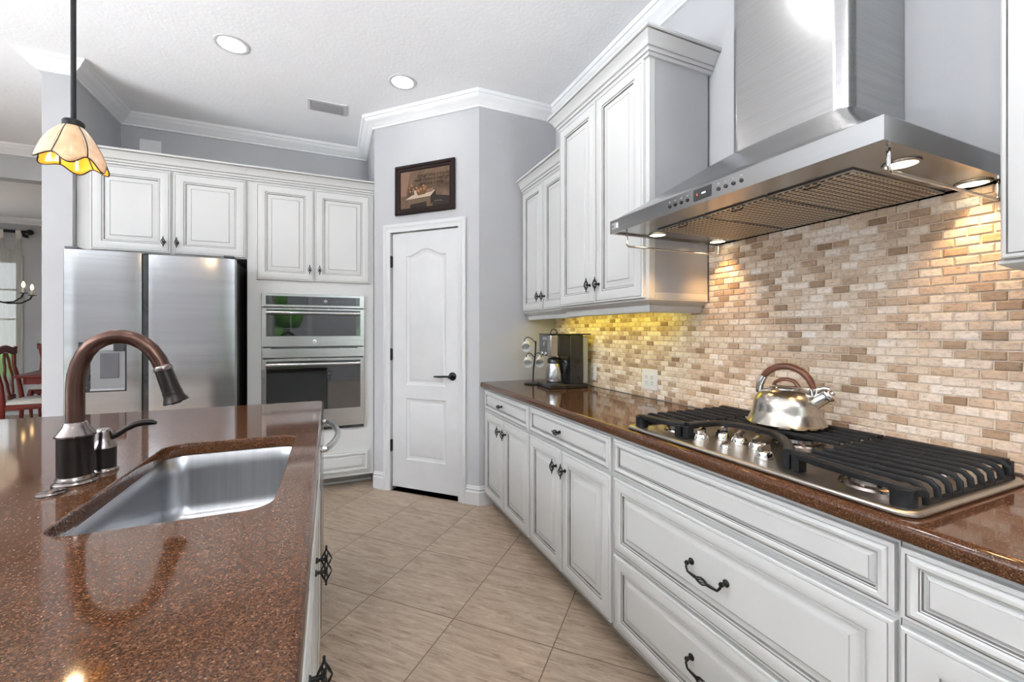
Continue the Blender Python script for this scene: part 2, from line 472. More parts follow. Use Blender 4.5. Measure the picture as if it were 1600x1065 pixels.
def make_pane():
    m, nt, b = new_mat('clear_window_glass')
    out = nt.nodes['Material Output']
    tr = N(nt, 'ShaderNodeBsdfTransparent'); tr.inputs[0].default_value = (0.95, 0.97, 0.97, 1)
    gl = N(nt, 'ShaderNodeBsdfGlossy'); gl.inputs['Roughness'].default_value = 0.02
    fr = N(nt, 'ShaderNodeFresnel'); fr.inputs[0].default_value = 1.4
    mx = N(nt, 'ShaderNodeMixShader')
    nt.links.new(fr.outputs[0], mx.inputs[0]); nt.links.new(tr.outputs[0], mx.inputs[1]); nt.links.new(gl.outputs[0], mx.inputs[2])
    nt.links.new(mx.outputs[0], out.inputs[0])
    return m
M['pane'] = make_pane()
# ------------------------------------------------------------------ the setting
ZC = 2.98          # ceiling
XW = 1.63          # right wall
def struct(name, mb, mats, **k):
    o = mb.build(name, mats, k.pop('parent', None), **k)
    if not o.parent: o['kind'] = 'structure'
    return o

def slab(mb, o, u, n, W, H, T, holes=(), mi=0):
    """wall panel in the plane (u, z) with rectangular holes, thickness T along n"""
    o = Vector(o); u = Vector(u); n = Vector(n); z = Vector((0, 0, 1))
    outer = [(0, 0), (W, 0), (W, H), (0, H)]
    hs = [[(a, c), (b_, c), (b_, d), (a, d)] for a, b_, c, d in holes]
    allp = [outer] + hs
    flat = [p for l in allp for p in l]
    tris = geometry.tessellate_polygon([[Vector((a, b_, 0)) for a, b_ in l] for l in allp])
    for t in (0, T):
        mb.add([o + u * a + z * b_ + n * t for a, b_ in flat], [tuple(f) for f in tris], mi)
    for l in allp:
        k = len(l)
        mb.add([o + u * a + z * b_ + n * t for t in (0, T) for a, b_ in l], [(i, (i + 1) % k, k + (i + 1) % k, k + i) for i in range(k)], mi)
    return mb

struct('floor', MB().box(-9, 1.9, -4.6, 9.1, -0.08, 0), M['floor'])
struct('ceiling', MB().box(-9, 1.9, -4.6, 9.1, ZC, ZC + 0.08), M['ceiling'])
struct('wall_right', MB().box(XW, XW + 0.12, -4.6, 4.3, 0, ZC), M['wall'])
struct('wall_back', MB().box(-1.52, 0.327, 4.28, 4.40, 0, ZC), M['wall'])
struct('wall_stub', MB().box(-1.665, -1.52, 3.60, 5.42, 0, ZC), M['wall'])
struct('wall_header', MB().box(-9, -1.665, 5.42, 5.55, 2.68, ZC).box(-9, -6.0, 5.42, 5.55, 0, 2.68), M['wall'])
struct('wall_pantry_return', MB().box(0.996, XW, 2.919, 3.02, 0, ZC), M['wall'])
struct('wall_pantry_side', MB().box(0.327, 0.42, 3.588, 4.28, 0, ZC), M['wall'])
P0 = Vector((0.994, 2.919, 0)); DU = Vector((-1, 1, 0)).normalized(); DN = Vector((-1, -1, 0)).normalized()
DW = 0.943
w = MB(); slab(w, P0, DU, -DN, DW, ZC, 0.11, [(0.165, 0.778, -0.0, 2.045)])
struct('wall_pantry_front', w, M['wall'])
struct('wall_pantry_inside', MB().fbox(P0, DU, -DN, -0.02, 0.96, 0.60, 0.64, 0, ZC - 0.01), M['hole'])  # near-black sheet: shade inside the closed pantry put into the colour
# rear and family-room walls with their openings (behind the camera)
w = MB(); slab(w, (-6.1, -4.5, 0), (1, 0, 0), (0, -1, 0), 7.73, ZC, 0.12, [(4.80, 5.60, 0.85, 2.3), (6.7, 7.6, 0.8, 2.4)])
struct('wall_rear', w, M['wall'])
w = MB(); slab(w, (-6.0, -4.6, 0), (0, 1, 0), (-1, 0, 0), 10.1, ZC, 0.12, [(1.8, 6.6, 0.02, 2.42)])
struct('wall_left', w, M['wall'])
YD = 8.86
w = MB(); slab(w, (-9, YD, 0), (1, 0, 0), (0, 1, 0), 7.2, ZC, 0.12, [(3.55, 4.625, 0.55, 2.35)])
struct('wall_dining', w, M['wall'])
struct('wall_dining_left', MB().box(-7.0, -6.9, 5.55, YD, 0, ZC), M['wall'])
struct('wall_dining_right', MB().box(-1.9, -1.8, 5.42, YD, 0, ZC), M['wall'])

CROWN = [(0.0, 2.893), (0.016, 2.893), (0.018, 2.905), (0.026, 2.909), (0.034, 2.918), (0.050, 2.930), (0.066, 2.938), (0.074, 2.948), (0.080, 2.958), (0.088, 2.960), (0.094, 2.968), (0.098, ZC - 0.001), (0.0, ZC - 0.001)]
c = MB(); sweep(c, [(XW, -4.5), (XW, 2.919), (0.994, 2.919), (0.327, 3.588), (0.327, 4.28), (-1.52, 4.28), (-1.52, 3.60), (-1.665, 3.60), (-1.665, 5.42), (-6.0, 5.42)], CROWN)
struct('trim_1', c, M['crown'], smooth=28)
c = MB(); sweep(c, [(-1.9, YD), (-7.0, YD)], CROWN)
struct('trim_2', c, M['crown'], smooth=28)
BASE = [(0, 0), (0.017, 0), (0.017, 0.092), (0.009, 0.098), (0.009, 0.106), (0.014, 0.111), (0.013, 0.116), (0.007, 0.120), (0.007, 0.127), (0.003, 0.135), (0, 0.136)]
def dpt(s, t=0.0):
    q = P0 + DU * s + DN * t; return (q.x, q.y)
c = MB(); sweep(c, [(1.10, 2.919), (0.994, 2.919), dpt(0.106)], BASE); struct('baseboard_right', c, M['trim'], smooth=28)
c = MB(); sweep(c, [dpt(0.846), (0.327, 3.588)], BASE); struct('baseboard_left', c, M['trim'], smooth=28)
c = MB(); sweep(c, [(-1.52, 3.70), (-1.52, 3.60), (-1.665, 3.60), (-1.665, 5.40)], BASE); struct('baseboard_stub', c, M['trim'], smooth=28)
c = MB(); sweep(c, [(-1.9, YD), (-6.9, YD)], BASE); struct('baseboard_dining', c, M['trim'], smooth=28)

# pantry door casing
c = MB(); loops = []
for d, t in [(0, 0.0), (0, 0.016), (0.010, 0.020), (0.026, 0.020), (0.034, 0.015), (0.050, 0.013), (0.060, 0.010), (0.064, 0.010), (0.064, -0.05)]:
    s0, s1, zt = 0.105 + d, 0.846 - d, 2.108 - d
    loops.append([P0 + DU * s + DN * t + Vector((0, 0, z)) for s, z in ((s0, 0), (s0, zt), (s1, zt), (s1, 0))])
c.loft(loops, False, False, closed=False)
struct('trim_3', c, M['trim'], smooth=28)

# pantry door: two moulded panels, the upper one with an arched head
def arch_loop(s0, s1, z0, zs, rise, d, dz):
    pts = [(s1 - d, z0 + d), (s0 + d, z0 + d)]
    n = 22
    for i in range(n + 1):
        q = i / n
        x = (s0 + d) + (s1 - s0 - 2 * d) * q
        e = max(0.0, min(1.0, (min(q, 1 - q) - 0.06) / 0.44))
        pts.append((x, zs - d + rise * (0.5 - 0.5 * math.cos(PI * e))))
    return pts
S0, S1, ZB, ZT = 0.170, 0.773, 0.033, 2.036
door = MB()
front_t = -0.012
holes = []
def mouldpanel(fn):
    loops = []
    for d, t in [(0, 0), (0.005, -0.006), (0.014, -0.010), (0.030, -0.010), (0.036, -0.007), (0.056, -0.001)]:
        loops.append([P0 + DU * s + DN * (front_t + t) + Vector((0, 0, z)) for s, z in fn(d)])
    door.loft(loops, False, True)
    return fn(0)
h1 = mouldpanel(lambda d: arch_loop(0.285, 0.645, 0.843, 1.853, 0.050 if d < 0.05 else 0.044, d, 0))
h2 = mouldpanel(lambda d: [(0.645 - d, 0.257 + d), (0.285 + d, 0.257 + d), (0.285 + d, 0.738 - d), (0.645 - d, 0.738 - d)])
outer = [(S0, ZB), (S1, ZB), (S1, ZT), (S0, ZT)]
tri = geometry.tessellate_polygon([[Vector((a, b_, 0)) for a, b_ in l] for l in (outer, h1, h2)])
door.add([P0 + DU * a + DN * front_t + Vector((0, 0, b_)) for l in (outer, h1, h2) for a, b_ in l], [tuple(t) for t in tri])
door.add([P0 + DU * a + DN * t + Vector((0, 0, b_)) for t in (front_t, front_t - 0.035) for a, b_ in outer], [(0, 1, 5, 4), (1, 2, 6, 5), (2, 3, 7, 6), (3, 0, 4, 7), (4, 5, 6, 7)])
d1 = struct('door_1', door, M['trim'], smooth=25, weld=True)
for z in (1.815, 1.080, 0.358):
    h = MB().fbox(P0, DU, DN, 0.771, 0.783, -0.012, 0.004, z - 0.045, z + 0.045)
    q = P0 + DU * 0.777 + DN * 0.004
    h.tube([(q.x, q.y, z - 0.047), (q.x, q.y, z + 0.047)], 0.006, 8)
    h.build('hinge', M['blackmetal'], d1)
lv = MB(); q = P0 + DU * 0.227 + Vector((0, 0, 0.925))
lv.lathe([(0.031, -0.0), (0.031, 0.006), (0.026, 0.011), (0.012, 0.013), (0.011, 0.045), (0.013, 0.052), (0.0, 0.055)], q + DN * front_t, 20, axis=DN)
a0 = q + DN * (front_t + 0.046)
lv.tube([a0 - DU * 0.008, a0 + DU * 0.03 + Vector((0, 0, 0.001)), a0 + DU * 0.08 + Vector((0, 0, -0.002)), a0 + DU * 0.135 - Vector((0, 0, 0.003))], [0.009, 0.008, 0.0075, 0.006], 10)
lv.build('lever_handle', M['blackmetal'], d1, smooth=40)

# travertine brick backsplash, one mosaic fixed to the wall
bk = MB(); rnd = []
gx = XW - 0.008
def tile_rows(za0, za1, y0, y1):
    RH, RL, G = 0.0262, 0.0525, 0.0030
    bk.box(gx, XW - 0.0005, y0, y1, 0.895 + za0 * RH, 0.895 + za1 * RH, 1); rnd.extend([0.5] * 8)
    for r in range(za0, za1):
        za = 0.895 + r * RH + G / 2; zb = 0.895 + (r + 1) * RH - G / 2
        off = (0.5 if r % 2 else 0.0) * RL + (random.random() - 0.5) * 0.004
        j = math.floor((y0 - off) / RL)
        while j * RL + off < y1:
            ya = max(j * RL + off + G / 2, y0); yb = min((j + 1) * RL + off - G / 2, y1)
            if yb - ya > 0.006:
                q = lambda: (random.random() - 0.5) * 0.0014
                e = 0.0022 + random.random() * 0.001; px = gx - 0.0042 - random.random() * 0.0012
                o4 = [(gx, ya + q(), za + q()), (gx, yb + q(), za + q()), (gx, yb + q(), zb + q()), (gx, ya + q(), zb + q())]
                i4 = [(px, o4[0][1] + e, o4[0][2] + e), (px, o4[1][1] - e, o4[1][2] + e), (px, o4[2][1] - e, o4[2][2] - e), (px, o4[3][1] + e, o4[3][2] - e)]
                m4 = [(px + 0.0016, a[1] * 0.7 + b_[1] * 0.3, a[2] * 0.7 + b_[2] * 0.3) for a, b_ in zip(o4, i4)]
                bk.loft([o4, m4, i4], False, True, mi=0)
                t = random.random(); t = t if random.random() > 0.12 else t * 0.15
                rnd.extend([t] * 12)
            j += 1
tile_rows(0, 19, -0.7, 2.917)          # worktop to the underside of the wall cabinets
tile_rows(19, 29, 0.405, 1.447)        # on up to the hood
bs = struct('backsplash', bk, [M['tile'], M['grout']], recalc=False)
at = bs.data.attributes.new('rnd', 'FLOAT', 'POINT')
at.data.foreach_set('value', rnd)

# windows
def window(name, o, u, n, W, H, mull_v, mull_h, sill=True):
    f = MB(); o = Vector(o); z = Vector((0, 0, 1))
    for a, b_, c_, d_ in ((-0.07, 0.0, -0.07, H + 0.07), (W, W + 0.07, -0.07, H + 0.07), (0, W, H, H + 0.07), (0, W, -0.07, 0)):
        f.fbox(o, u, n, a, b_, -0.02, 0.018, c_, d_)
    f.fbox(o, u, n, 0, 0.04, -0.10, -0.06, 0, H).fbox(o, u, n, W - 0.04, W, -0.10, -0.06, 0, H)
    f.fbox(o, u, n, 0.04, W - 0.04, -0.10, -0.06, 0, 0.04).fbox(o, u, n, 0.04, W - 0.04, -0.10, -0.06, H - 0.04, H)
    for i in range(1, mull_v): f.fbox(o, u, n, W * i / mull_v - 0.008, W * i / mull_v + 0.008, -0.09, -0.07, 0.04, H - 0.04)
    for i in range(1, mull_h): f.fbox(o, u, n, 0.04, W - 0.04, -0.092, -0.068, H * i / mull_h - 0.012, H * i / mull_h + 0.012)
    fr = struct(name, f, M['trim'])
    MB().fbox(o, u, n, 0.041, W - 0.041, -0.083, -0.079, 0.041, H - 0.041).build('pane', M['pane'], fr)
    return fr
window('window_1', (-5.45, YD, 0.55), Vector((1, 0, 0)), Vector((0, -1, 0)), 1.075, 1.80, 3, 4)
window('window_2', (-1.30, -4.5, 0.85), Vector((1, 0, 0)), Vector((0, 1, 0)), 0.80, 1.45, 2, 3)
# garden outside
struct('ground', MB().box(-14, 8, 9.2, 16, -0.1, -0.04).box(-14, 8, -12, -4.8, -0.1, -0.04), M['grass'])
def hedge(name, x0, x1, y, h, label):
    b_ = MB()
    for i in range(int((x1 - x0) * 6)):
        x = x0 + random.random() * (x1 - x0); zz = random.random() * h
        r = 0.25 + random.random() * 0.3
        b_.ball((x, y + random.uniform(-0.3, 0.3), max(zz, r * 0.5)), r, 8)
    o = b_.build(name, M['leaf'], smooth=180); tag(o, label, 'hedge')
    return o
hedge('garden_hedge', -10, 1, 12.5, 0.55, 'green hedge outside the bright dining-room window')
hedge('garden_hedge', -4, 3, -7.5, 2.4, 'tall green shrubs outside the kitchen window, mirrored in the oven glass')

# ------------------------------------------------------------------ hardware prototypes (iron birdcage pulls)
def birdcage(mb, a, b_, R, wires=6, r=0.0012, tw=0.6):
    a = Vector(a); b_ = Vector(b_); Z = (b_ - a).normalized(); L = (b_ - a).length
    h = Vector((0, 0, 1)) if abs(Z.z) < 0.9 else Vector((1, 0, 0))
    X = h.cross(Z).normalized(); Y = Z.cross(X)
    for sgn in (1, -1):
        for k in range(wires // 2):
            pts = []
            for i in range(9):
                t = i / 8
                rr = R * (1 - abs(2 * t - 1)) ** 0.9 + 0.0012
                an = 2 * PI * k / (wires // 2) + sgn * tw * PI * (t - 0.5)
                pts.append(a + Z * (L * t) + X * (rr * math.cos(an)) + Y * (rr * math.sin(an)))
            mb.tube(pts, r, 5)
def knob_mesh():
    k = MB()                                    # stem along -Y, cage upright
    birdcage(k, (0, -0.026, -0.026), (0, -0.026, 0.026), 0.0125, 8, 0.0015)
    for s in (-1, 1):
        k.tube([(0, -0.026, s * 0.023), (0, -0.026, s * 0.033)], [0.0035, 0.0022], 8)
        k.ball((0, -0.026, s * 0.034), 0.0030, 8)
    k.tube([(0, 0, 0), (0, -0.005, 0), (0, -0.006, 0), (0, -0.024, 0)], [0.0085, 0.0075, 0.0045, 0.0045], 10)
    k.ball((0, -0.024, 0), 0.0055, 8)
    return mesh_only(k, 'cage_knob', M['blackmetal'], 40)
def pull_mesh():
    k = MB(); W = 0.062
    for s in (-1, 1):
        k.lathe([(0.0105, 0), (0.0105, 0.003), (0.006, 0.006), (0.005, 0.016), (0.0075, 0.019), (0.006, 0.024), (0.0, 0.025)], (s * W, 0, 0), 12, axis=(0, -1, 0))
        k.tube([(s * W, -0.019, 0), (s * W * 0.98, -0.024, -0.010), (s * W * 0.86, -0.026, -0.020), (s * W * 0.62, -0.027, -0.021), (s * W * 0.36, -0.028, -0.021)], [0.0038, 0.0036, 0.0036, 0.0042, 0.0048], 8)
    birdcage(k, (-W * 0.37, -0.028, -0.021), (W * 0.37, -0.028, -0.021), 0.0095, 8, 0.0017)
    return mesh_only(k, 'cage_pull', M['blackmetal'], 40)
KNOB = knob_mesh(); PULL = pull_mesh()

# ------------------------------------------------------------------ raised-panel fronts
PROF = [(0, 0), (0, 0.0150), (0.003, 0.0175), (0.0085, 0.0180), (0.0100, 0.0155), (0.0115, 0.0185), (0.030, 0.0220), (0.050, 0.0200), (0.0580, 0.0170), (0.0600, 0.0140), (0.0625, 0.0160), (0.0680, 0.0150), (0.0715, 0.0090), (0.0740, 0.0090), (0.0800, 0.0095), (0.1000, 0.0150), (0.1015, 0.0135), (0.1035, 0.0165)]
PMI = [0, 0, 0, 1, 0, 0, 0, 0, 1, 0, 0, 1, 0, 0, 0, 1, 0, 0]
def front(name, parent, o, u, n, W, H, label=None):
    s = min(1.0, min(W, H) / 0.38)
    prof = [(d if d < 0.012 else 0.012 + (d - 0.012) * s * 1.0, t) for d, t in PROF]
    if s < 0.6: prof = [(min(d, 0.0115) if i <= 5 else 0.0115 + (d - 0.012) , t) for i, (d, t) in enumerate(prof)]
    m = MB().panel(o, u, n, W, H, prof, PMI[:len(prof)])
    f = m.build(name, [M['cab'], M['glaze']], parent, smooth=24)
    return f
CABTOP = [(0.0, 0.0), (0.012, 0.0), (0.013, 0.010), (0.018, 0.012), (0.019, 0.0145), (0.021, 0.016), (0.021, 0.026), (0.026, 0.029), (0.0265, 0.0315), (0.030, 0.034), (0.034, 0.046), (0.046, 0.064), (0.058, 0.074), (0.060, 0.080), (0.065, 0.083), (0.065, 0.092), (0.0, 0.092)]
CABTOP_MI = [0, 0, 0, 1, 0, 0, 0, 1, 0, 0, 0, 0, 1, 0, 0, 0, 0]
def cornice(parent, path, z0, h=0.092):
    m = MB(); sweep(m, path, [(p, z0 + z * h / 0.092) for p, z in CABTOP], mis=CABTOP_MI)
    return m.build('cornice', [M['cab'], M['glaze']], parent, smooth=24)
# ------------------------------------------------------------------ right wall: base cabinets
RZ = -PI / 2
UX = Vector((0, 1, 0)); NX = Vector((-1, 0, 0))
FX = 1.035
def rfront(name, parent, y0, y1, z0, z1, x=FX):
    return front(name, parent, (x, y0, z0), UX, NX, y1 - y0, z1 - z0)
def rknob(parent, y, z, x, flat=False):
    return inst(KNOB, 'knob', parent, (x, y, z), (0, PI / 2 if flat else 0, RZ))
def base_cabinet(label, y0, y1, fronts):
    t = thing('base_cabinet', label, 'cabinet', (1.3, (y0 + y1) / 2, 0), 'base cabinets along the tiled wall')
    MB().box(FX, 1.612, y0 + 0.0008, y1 - 0.0008, 0.10, 0.855).build('carcass', M['cab'], t, bevel=0.0015)
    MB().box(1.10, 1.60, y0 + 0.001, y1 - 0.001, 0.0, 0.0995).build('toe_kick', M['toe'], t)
    for f in fronts:
        kind, a, b_, c_, d_ = f[:5]
        p = rfront(kind, t, a, b_, c_, d_)
        for k in f[5:]:
            if k[0] == 'pull': inst(PULL, 'pull', p, (FX - 0.0165, k[1], k[2]), (0, 0, RZ))
            elif k[0] == 'flat': rknob(p, k[1], k[2], FX - 0.0165, True)
            else: rknob(p, k[1], k[2], FX - 0.0205)
    return t
base_cabinet('white glazed base cabinet beside the pantry wall, under the coffee maker', 2.131, 2.914, [
    ('drawer', 2.140, 2.868, 0.704, 0.842, ('flat', 2.535, 0.775)),
    ('door', 2.511, 2.868, 0.105, 0.688, ('knob', 2.555, 0.61)), ('door', 2.140, 2.505, 0.105, 0.688, ('knob', 2.462, 0.61))])
base_cabinet('white glazed base cabinet with one drawer and two doors, under the outlet', 1.375, 2.131, [
    ('drawer', 1.384, 2.123, 0.704, 0.842, ('flat', 1.785, 0.775)),
    ('door', 1.774, 2.123, 0.105, 0.688, ('knob', 1.812, 0.605)), ('door', 1.384, 1.768, 0.105, 0.688, ('knob', 1.728, 0.605))])
base_cabinet('wide white three-drawer base cabinet under the gas cooktop', 0.4625, 1.375, [
    ('drawer', 0.467, 1.365, 0.708, 0.842), ('drawer', 0.467, 1.365, 0.405, 0.690, ('pull', 0.912, 0.556)),
    ('drawer', 0.467, 1.365, 0.105, 0.392, ('pull', 0.912, 0.262))])
base_cabinet('white glazed base cabinet at the right edge, right of the cooktop drawers', -0.50, 0.4625, [
    ('drawer', -0.49, 0.4575, 0.704, 0.842), ('door', -0.013, 0.4575, 0.105, 0.688), ('door', -0.49, -0.019, 0.105, 0.688)])

# worktop with a bullnose front edge
w = MB(); prof = [(1.612, 0.894), (1.020, 0.894), (1.010, 0.8925), (1.0045, 0.888), (1.002, 0.880), (1.002, 0.868), (1.005, 0.860), (1.012, 0.8565), (1.612, 0.8565)]
w.loft([[(x, -0.6, z) for x, z in prof], [(x, 2.917, z) for x, z in prof]])
wk = w.build('worktop', M['quartz'], smooth=40, flat=True)
tag(wk, 'speckled brown quartz worktop running along the tiled wall', 'worktop')

# ------------------------------------------------------------------ right wall: wall cabinets
def light_rail(parent, path):
    """slanted strip under the cabinet; path as for sweep (room on the left)"""
    m = MB(); sweep(m, path, [(0.004, 1.4045), (0.004, 1.399), (-0.001, 1.396), (-0.006, 1.392), (-0.018, 1.386), (-0.030, 1.381), (-0.036, 1.378), (-0.036, 1.376), (-0.034, 1.374), (-0.036, 1.360), (-0.040, 1.350), (-0.044, 1.347), (-0.060, 1.347), (-0.060, 1.4045)])
    return m.build('light_rail', M['cab'], parent, smooth=30)
def wall_cabinet(label, xf, y0, y1, z0, z1, doors, crown_path, rail_path):
    t = thing('upper_cabinet', label, 'cabinet', (1.45, (y0 + y1) / 2, z0), 'wall cabinets along the tiled wall')
    MB().box(xf, XW - 0.0015 if z0 > 2 else XW - 0.0145, y0, y1, z0, z1 + 0.06).build('carcass', M['cab'], t, bevel=0.0015)
    for a, b_, c_, d_, ky, kz in doors:
        p = rfront('door', t, a, b_, c_, d_, xf)
        if kz: rknob(p, ky, kz, xf - 0.0205)
    if crown_path: cornice(t, crown_path, z1)
    light_rail(t, rail_path)
    return t
wc = wall_cabinet('shallow white wall cabinet in the pantry corner, above the coffee maker', 1.350, 2.206, 2.914, 1.405, 2.300,
    [(2.577, 2.900, 1.410, 2.294, 2.610, 1.503), (2.210, 2.571, 1.410, 2.294, 2.537, 1.500)],
    [(1.350, 2.207), (1.350, 2.914)], [(1.350, 2.207), (1.350, 2.914)])
wb = wall_cabinet('tall deep white two-door wall cabinet left of the range hood', 1.268, 1.4485, 2.205, 1.405, 2.452,
    [(1.8316, 2.196, 1.408, 2.448, 1.868, 1.502), (1.467, 1.8256, 1.408, 2.448, 1.790, 1.500)],
    [(XW - 0.003, 1.4485), (1.268, 1.4485), (1.268, 2.205), (1.345, 2.205)], [(XW - 0.016, 1.4485), (1.268, 1.4485), (1.268, 2.205)])
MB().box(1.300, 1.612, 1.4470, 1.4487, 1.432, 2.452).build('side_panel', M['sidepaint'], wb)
MB().box(1.268, 1.300, 1.4455, 1.4487, 1.405, 2.452).box(1.300, 1.612, 1.4455, 1.4487, 1.405, 1.432).build('side_trim', M['cab'], wb, bevel=0.001)
wr = wall_cabinet('white wall cabinet cut off by the right frame edge, right of the range hood', 1.270, -0.40, 0.402, 1.405, 2.452,
    [(0.002, 0.398, 1.408, 2.448, 0, 0), (-0.396, -0.004, 1.408, 2.448, 0, 0)],
    [(1.270, -0.40), (1.270, 0.402), (XW - 0.003, 0.402)], [(1.270, -0.40), (1.270, 0.402), (XW - 0.016, 0.402)])
# yellow-green light strip hidden behind the light rail
us = MB().box(1.47, 1.53, 1.60, 2.85, 1.395, 1.4045)
st = us.build('light_strip', M['whiteplastic'], wb)
d = bpy.data.lights.new('strip_glow', 'AREA'); d.shape = 'RECTANGLE'; d.size = 0.05; d.size_y = 1.1; d.energy = 2.1; d.color = (1.0, 0.80, 0.02)
o = bpy.data.objects.new('strip_glow', d); o.location = (1.50, 2.17, 1.388); COL.objects.link(o)

# outlets
def outlet(label, y, z, sw=0.118, sockets=2):
    t = thing('power_outlet', label, 'outlet', (gx - 0.0055, y, z), 'white outlets on the tiles')
    x = gx - 0.0055
    MB().box(x - 0.005, x + 0.004, y - sw / 2, y + sw / 2, z - 0.058, z + 0.058).build('cover_plate', M['whiteplastic'], t, bevel=0.003)
    for k in range(sockets):
        yy = y + (k - (sockets - 1) / 2) * 0.046
        s_ = MB().box(x - 0.0065, x - 0.004, yy - 0.0165, yy + 0.0165, z - 0.033, z + 0.033).build('socket', M['whiteplastic'], t, bevel=0.001)
        h = MB()
        for q in (-0.019, 0.012):
            h.box(x - 0.0072, x - 0.006, yy - 0.008, yy - 0.0055, z + q, z + q + 0.010).box(x - 0.0072, x - 0.006, yy + 0.005, yy + 0.0075, z + q, z + q + 0.009)
            h.lathe([(0.0028, 0), (0.0028, 0.0012)], (x - 0.006, yy, z + q - 0.006), 8, axis=(-1, 0, 0))
        h.build('slots', M['darkgrey'], s_)
outlet('white double outlet plate on the tiles left of the cooktop', 1.838, 0.997)
outlet('narrow white outlet plate on the tiles beside the coffee maker', 2.385, 0.995, 0.075, 1)

# ------------------------------------------------------------------ range hood
t = thing('range_hood', 'stainless chimney range hood above the gas cooktop', 'range hood', (1.33, 0.95, 1.65))
HX0, HX1, HY0, HY1, HZ0, HZ1 = 1.033, 1.6205, 0.490, 1.405, 1.651, 1.702
def hz(x, y):
    sx = (x - HX0) / 0.31
    sl = (HY1 - y) / 0.300; sr = (y - HY0) / 0.235
    k = 14.0
    m = -math.log(math.exp(-k * max(sx, 0)) + math.exp(-k * max(sl, 0)) + math.exp(-k * max(sr, 0)) + math.exp(-k)) / k
    m = max(0.0, min(1.0, m + 0.02))
    return HZ1 + 0.212 * m * (1 - 0.55 * (y - 0.945) ** 2) - 0.0005
hd = MB(); nx, ny = 40, 64
ptsg = [[(HX0 + (HX1 - HX0) * i / nx, HY0 + (HY1 - HY0) * j / ny) for j in range(ny + 1)] for i in range(nx + 1)]
g = []
for r_ in ptsg:
    for x, y in r_:
        edge = x <= HX0 + 1e-6 or y <= HY0 + 1e-6 or y >= HY1 - 1e-6
        g.append((x, y, HZ1 if edge else hz(x, y)))
hd.add(g, [(i * (ny + 1) + j, i * (ny + 1) + j + 1, (i + 1) * (ny + 1) + j + 1, (i + 1) * (ny + 1) + j) for i in range(nx) for j in range(ny)])
o_ = [(HX0, HY0), (HX1, HY0), (HX1, HY1), (HX0, HY1)]
i_ = [(HX0 + 0.012, HY0 + 0.012), (HX1, HY0 + 0.012), (HX1, HY1 - 0.012), (HX0 + 0.012, HY1 - 0.012)]
hd.loft([[(x, y, HZ1) for x, y in o_], [(x, y, HZ0) for x, y in o_], [(x, y, HZ0) for x, y in i_], [(x, y, HZ0 + 0.006) for x, y in i_]], False, True)
hd.build('canopy', M['steel'], t, smooth=30)
ch = MB(); pl = []
cy0, cy1, cx = 0.7195, 1.112, 1.343; r_ = 0.043
for c0, c1, a in ((cx + r_, cy1 - r_, PI / 2), (cx + r_, cy0 + r_, PI)):
    for k in range(11):
        q = a + PI / 2 * k / 10; pl.append((c0 + r_ * math.cos(q), c1 + r_ * math.sin(q)))
pl = [(XW - 0.002, cy1)] + pl + [(XW - 0.002, cy0)]
ch.prism(pl, 1.75, ZC - 0.0005).build('chimney', M['steelh'], t, smooth=30)
fz = HZ0 + 0.0045
for a, b_ in ((0.615, 0.836), (0.842, 1.060), (1.066, 1.285)):
    f = MB(); f.box(1.165, 1.600, a, b_, fz - 0.003, fz + 0.001)
    fo = f.build('filter', M['steel'], t, bevel=0.001)
    MB().box(1.180, 1.588, a + 0.008, b_ - 0.008, fz - 0.0045, fz - 0.0025).build('filter_mesh', M['filter'], fo)
    MB().tube([(1.19, (a + b_) / 2 - 0.02, fz - 0.003), (1.187, (a + b_) / 2 - 0.018, fz - 0.010), (1.187, (a + b_) / 2 + 0.018, fz - 0.010), (1.19, (a + b_) / 2 + 0.02, fz - 0.003)], 0.002, 6).build('filter_latch', M['blackmetal'], fo)
for k, (x, y) in enumerate(((1.228, 1.350), (1.560, 1.347), (1.238, 0.553), (1.575, 0.550))):
    l = MB().lathe([(0.037, 0), (0.036, -0.003), (0.030, -0.004), (0.029, -0.001)], (x, y, fz + 0.001), 28, cap0=False, cap1=False).build('lamp_ring', M['steel'], t, smooth=40)
    MB().lathe([(0.0295, 0), (0.0, -0.0005)], (x, y, fz - 0.0016), 24).build('lens', M['lamp_warm'], l)
    d = bpy.data.lights.new('hood_lamp', 'SPOT'); d.energy = 8.5; d.color = (1.0, 0.55, 0.18); d.spot_size = math.radians(88); d.spot_blend = 0.8; d.shadow_soft_size = 0.025
    o = bpy.data.objects.new('hood_lamp', d); o.location = (x, y, fz - 0.012); COL.objects.link(o)
for y in (1.385, 0.514):
    MB().tube([(1.10, y, HZ0 + 0.003), (1.10, y, HZ0 - 0.033), (1.103, y, HZ0 - 0.042), (1.112, y, HZ0 - 0.046), (1.597, y, HZ0 - 0.046), (1.606, y, HZ0 - 0.044), (1.609, y, HZ0 - 0.036), (1.609, y, HZ0 + 0.003)], 0.0042, 10).build('side_rail', M['chrome'], t, smooth=50)
fxh = HX0
def hood_y(u): # y on the fascia for a column of the photograph
    a = (u - 800) / 660; cy, sy = math.cos(math.radians(23.25)), math.sin(math.radians(23.25))
    return HX0 * (cy - a * sy) / (sy + a * cy)
b0, b1 = hood_y(1111.5), hood_y(1084)
pn = MB().box(fxh - 0.0015, fxh + 0.002, b0, b1, 1.662, 1.696).build('display', M['blackglass'], t)
MB().box(fxh - 0.0022, fxh - 0.001, b0 + 0.020, b0 + 0.034, 1.677, 1.681).build('digits', M['led'], pn)
MB().box(fxh - 0.0022, fxh - 0.001, b1 - 0.016, b1 - 0.013, 1.676, 1.682).build('indicator', M['redled'], pn)
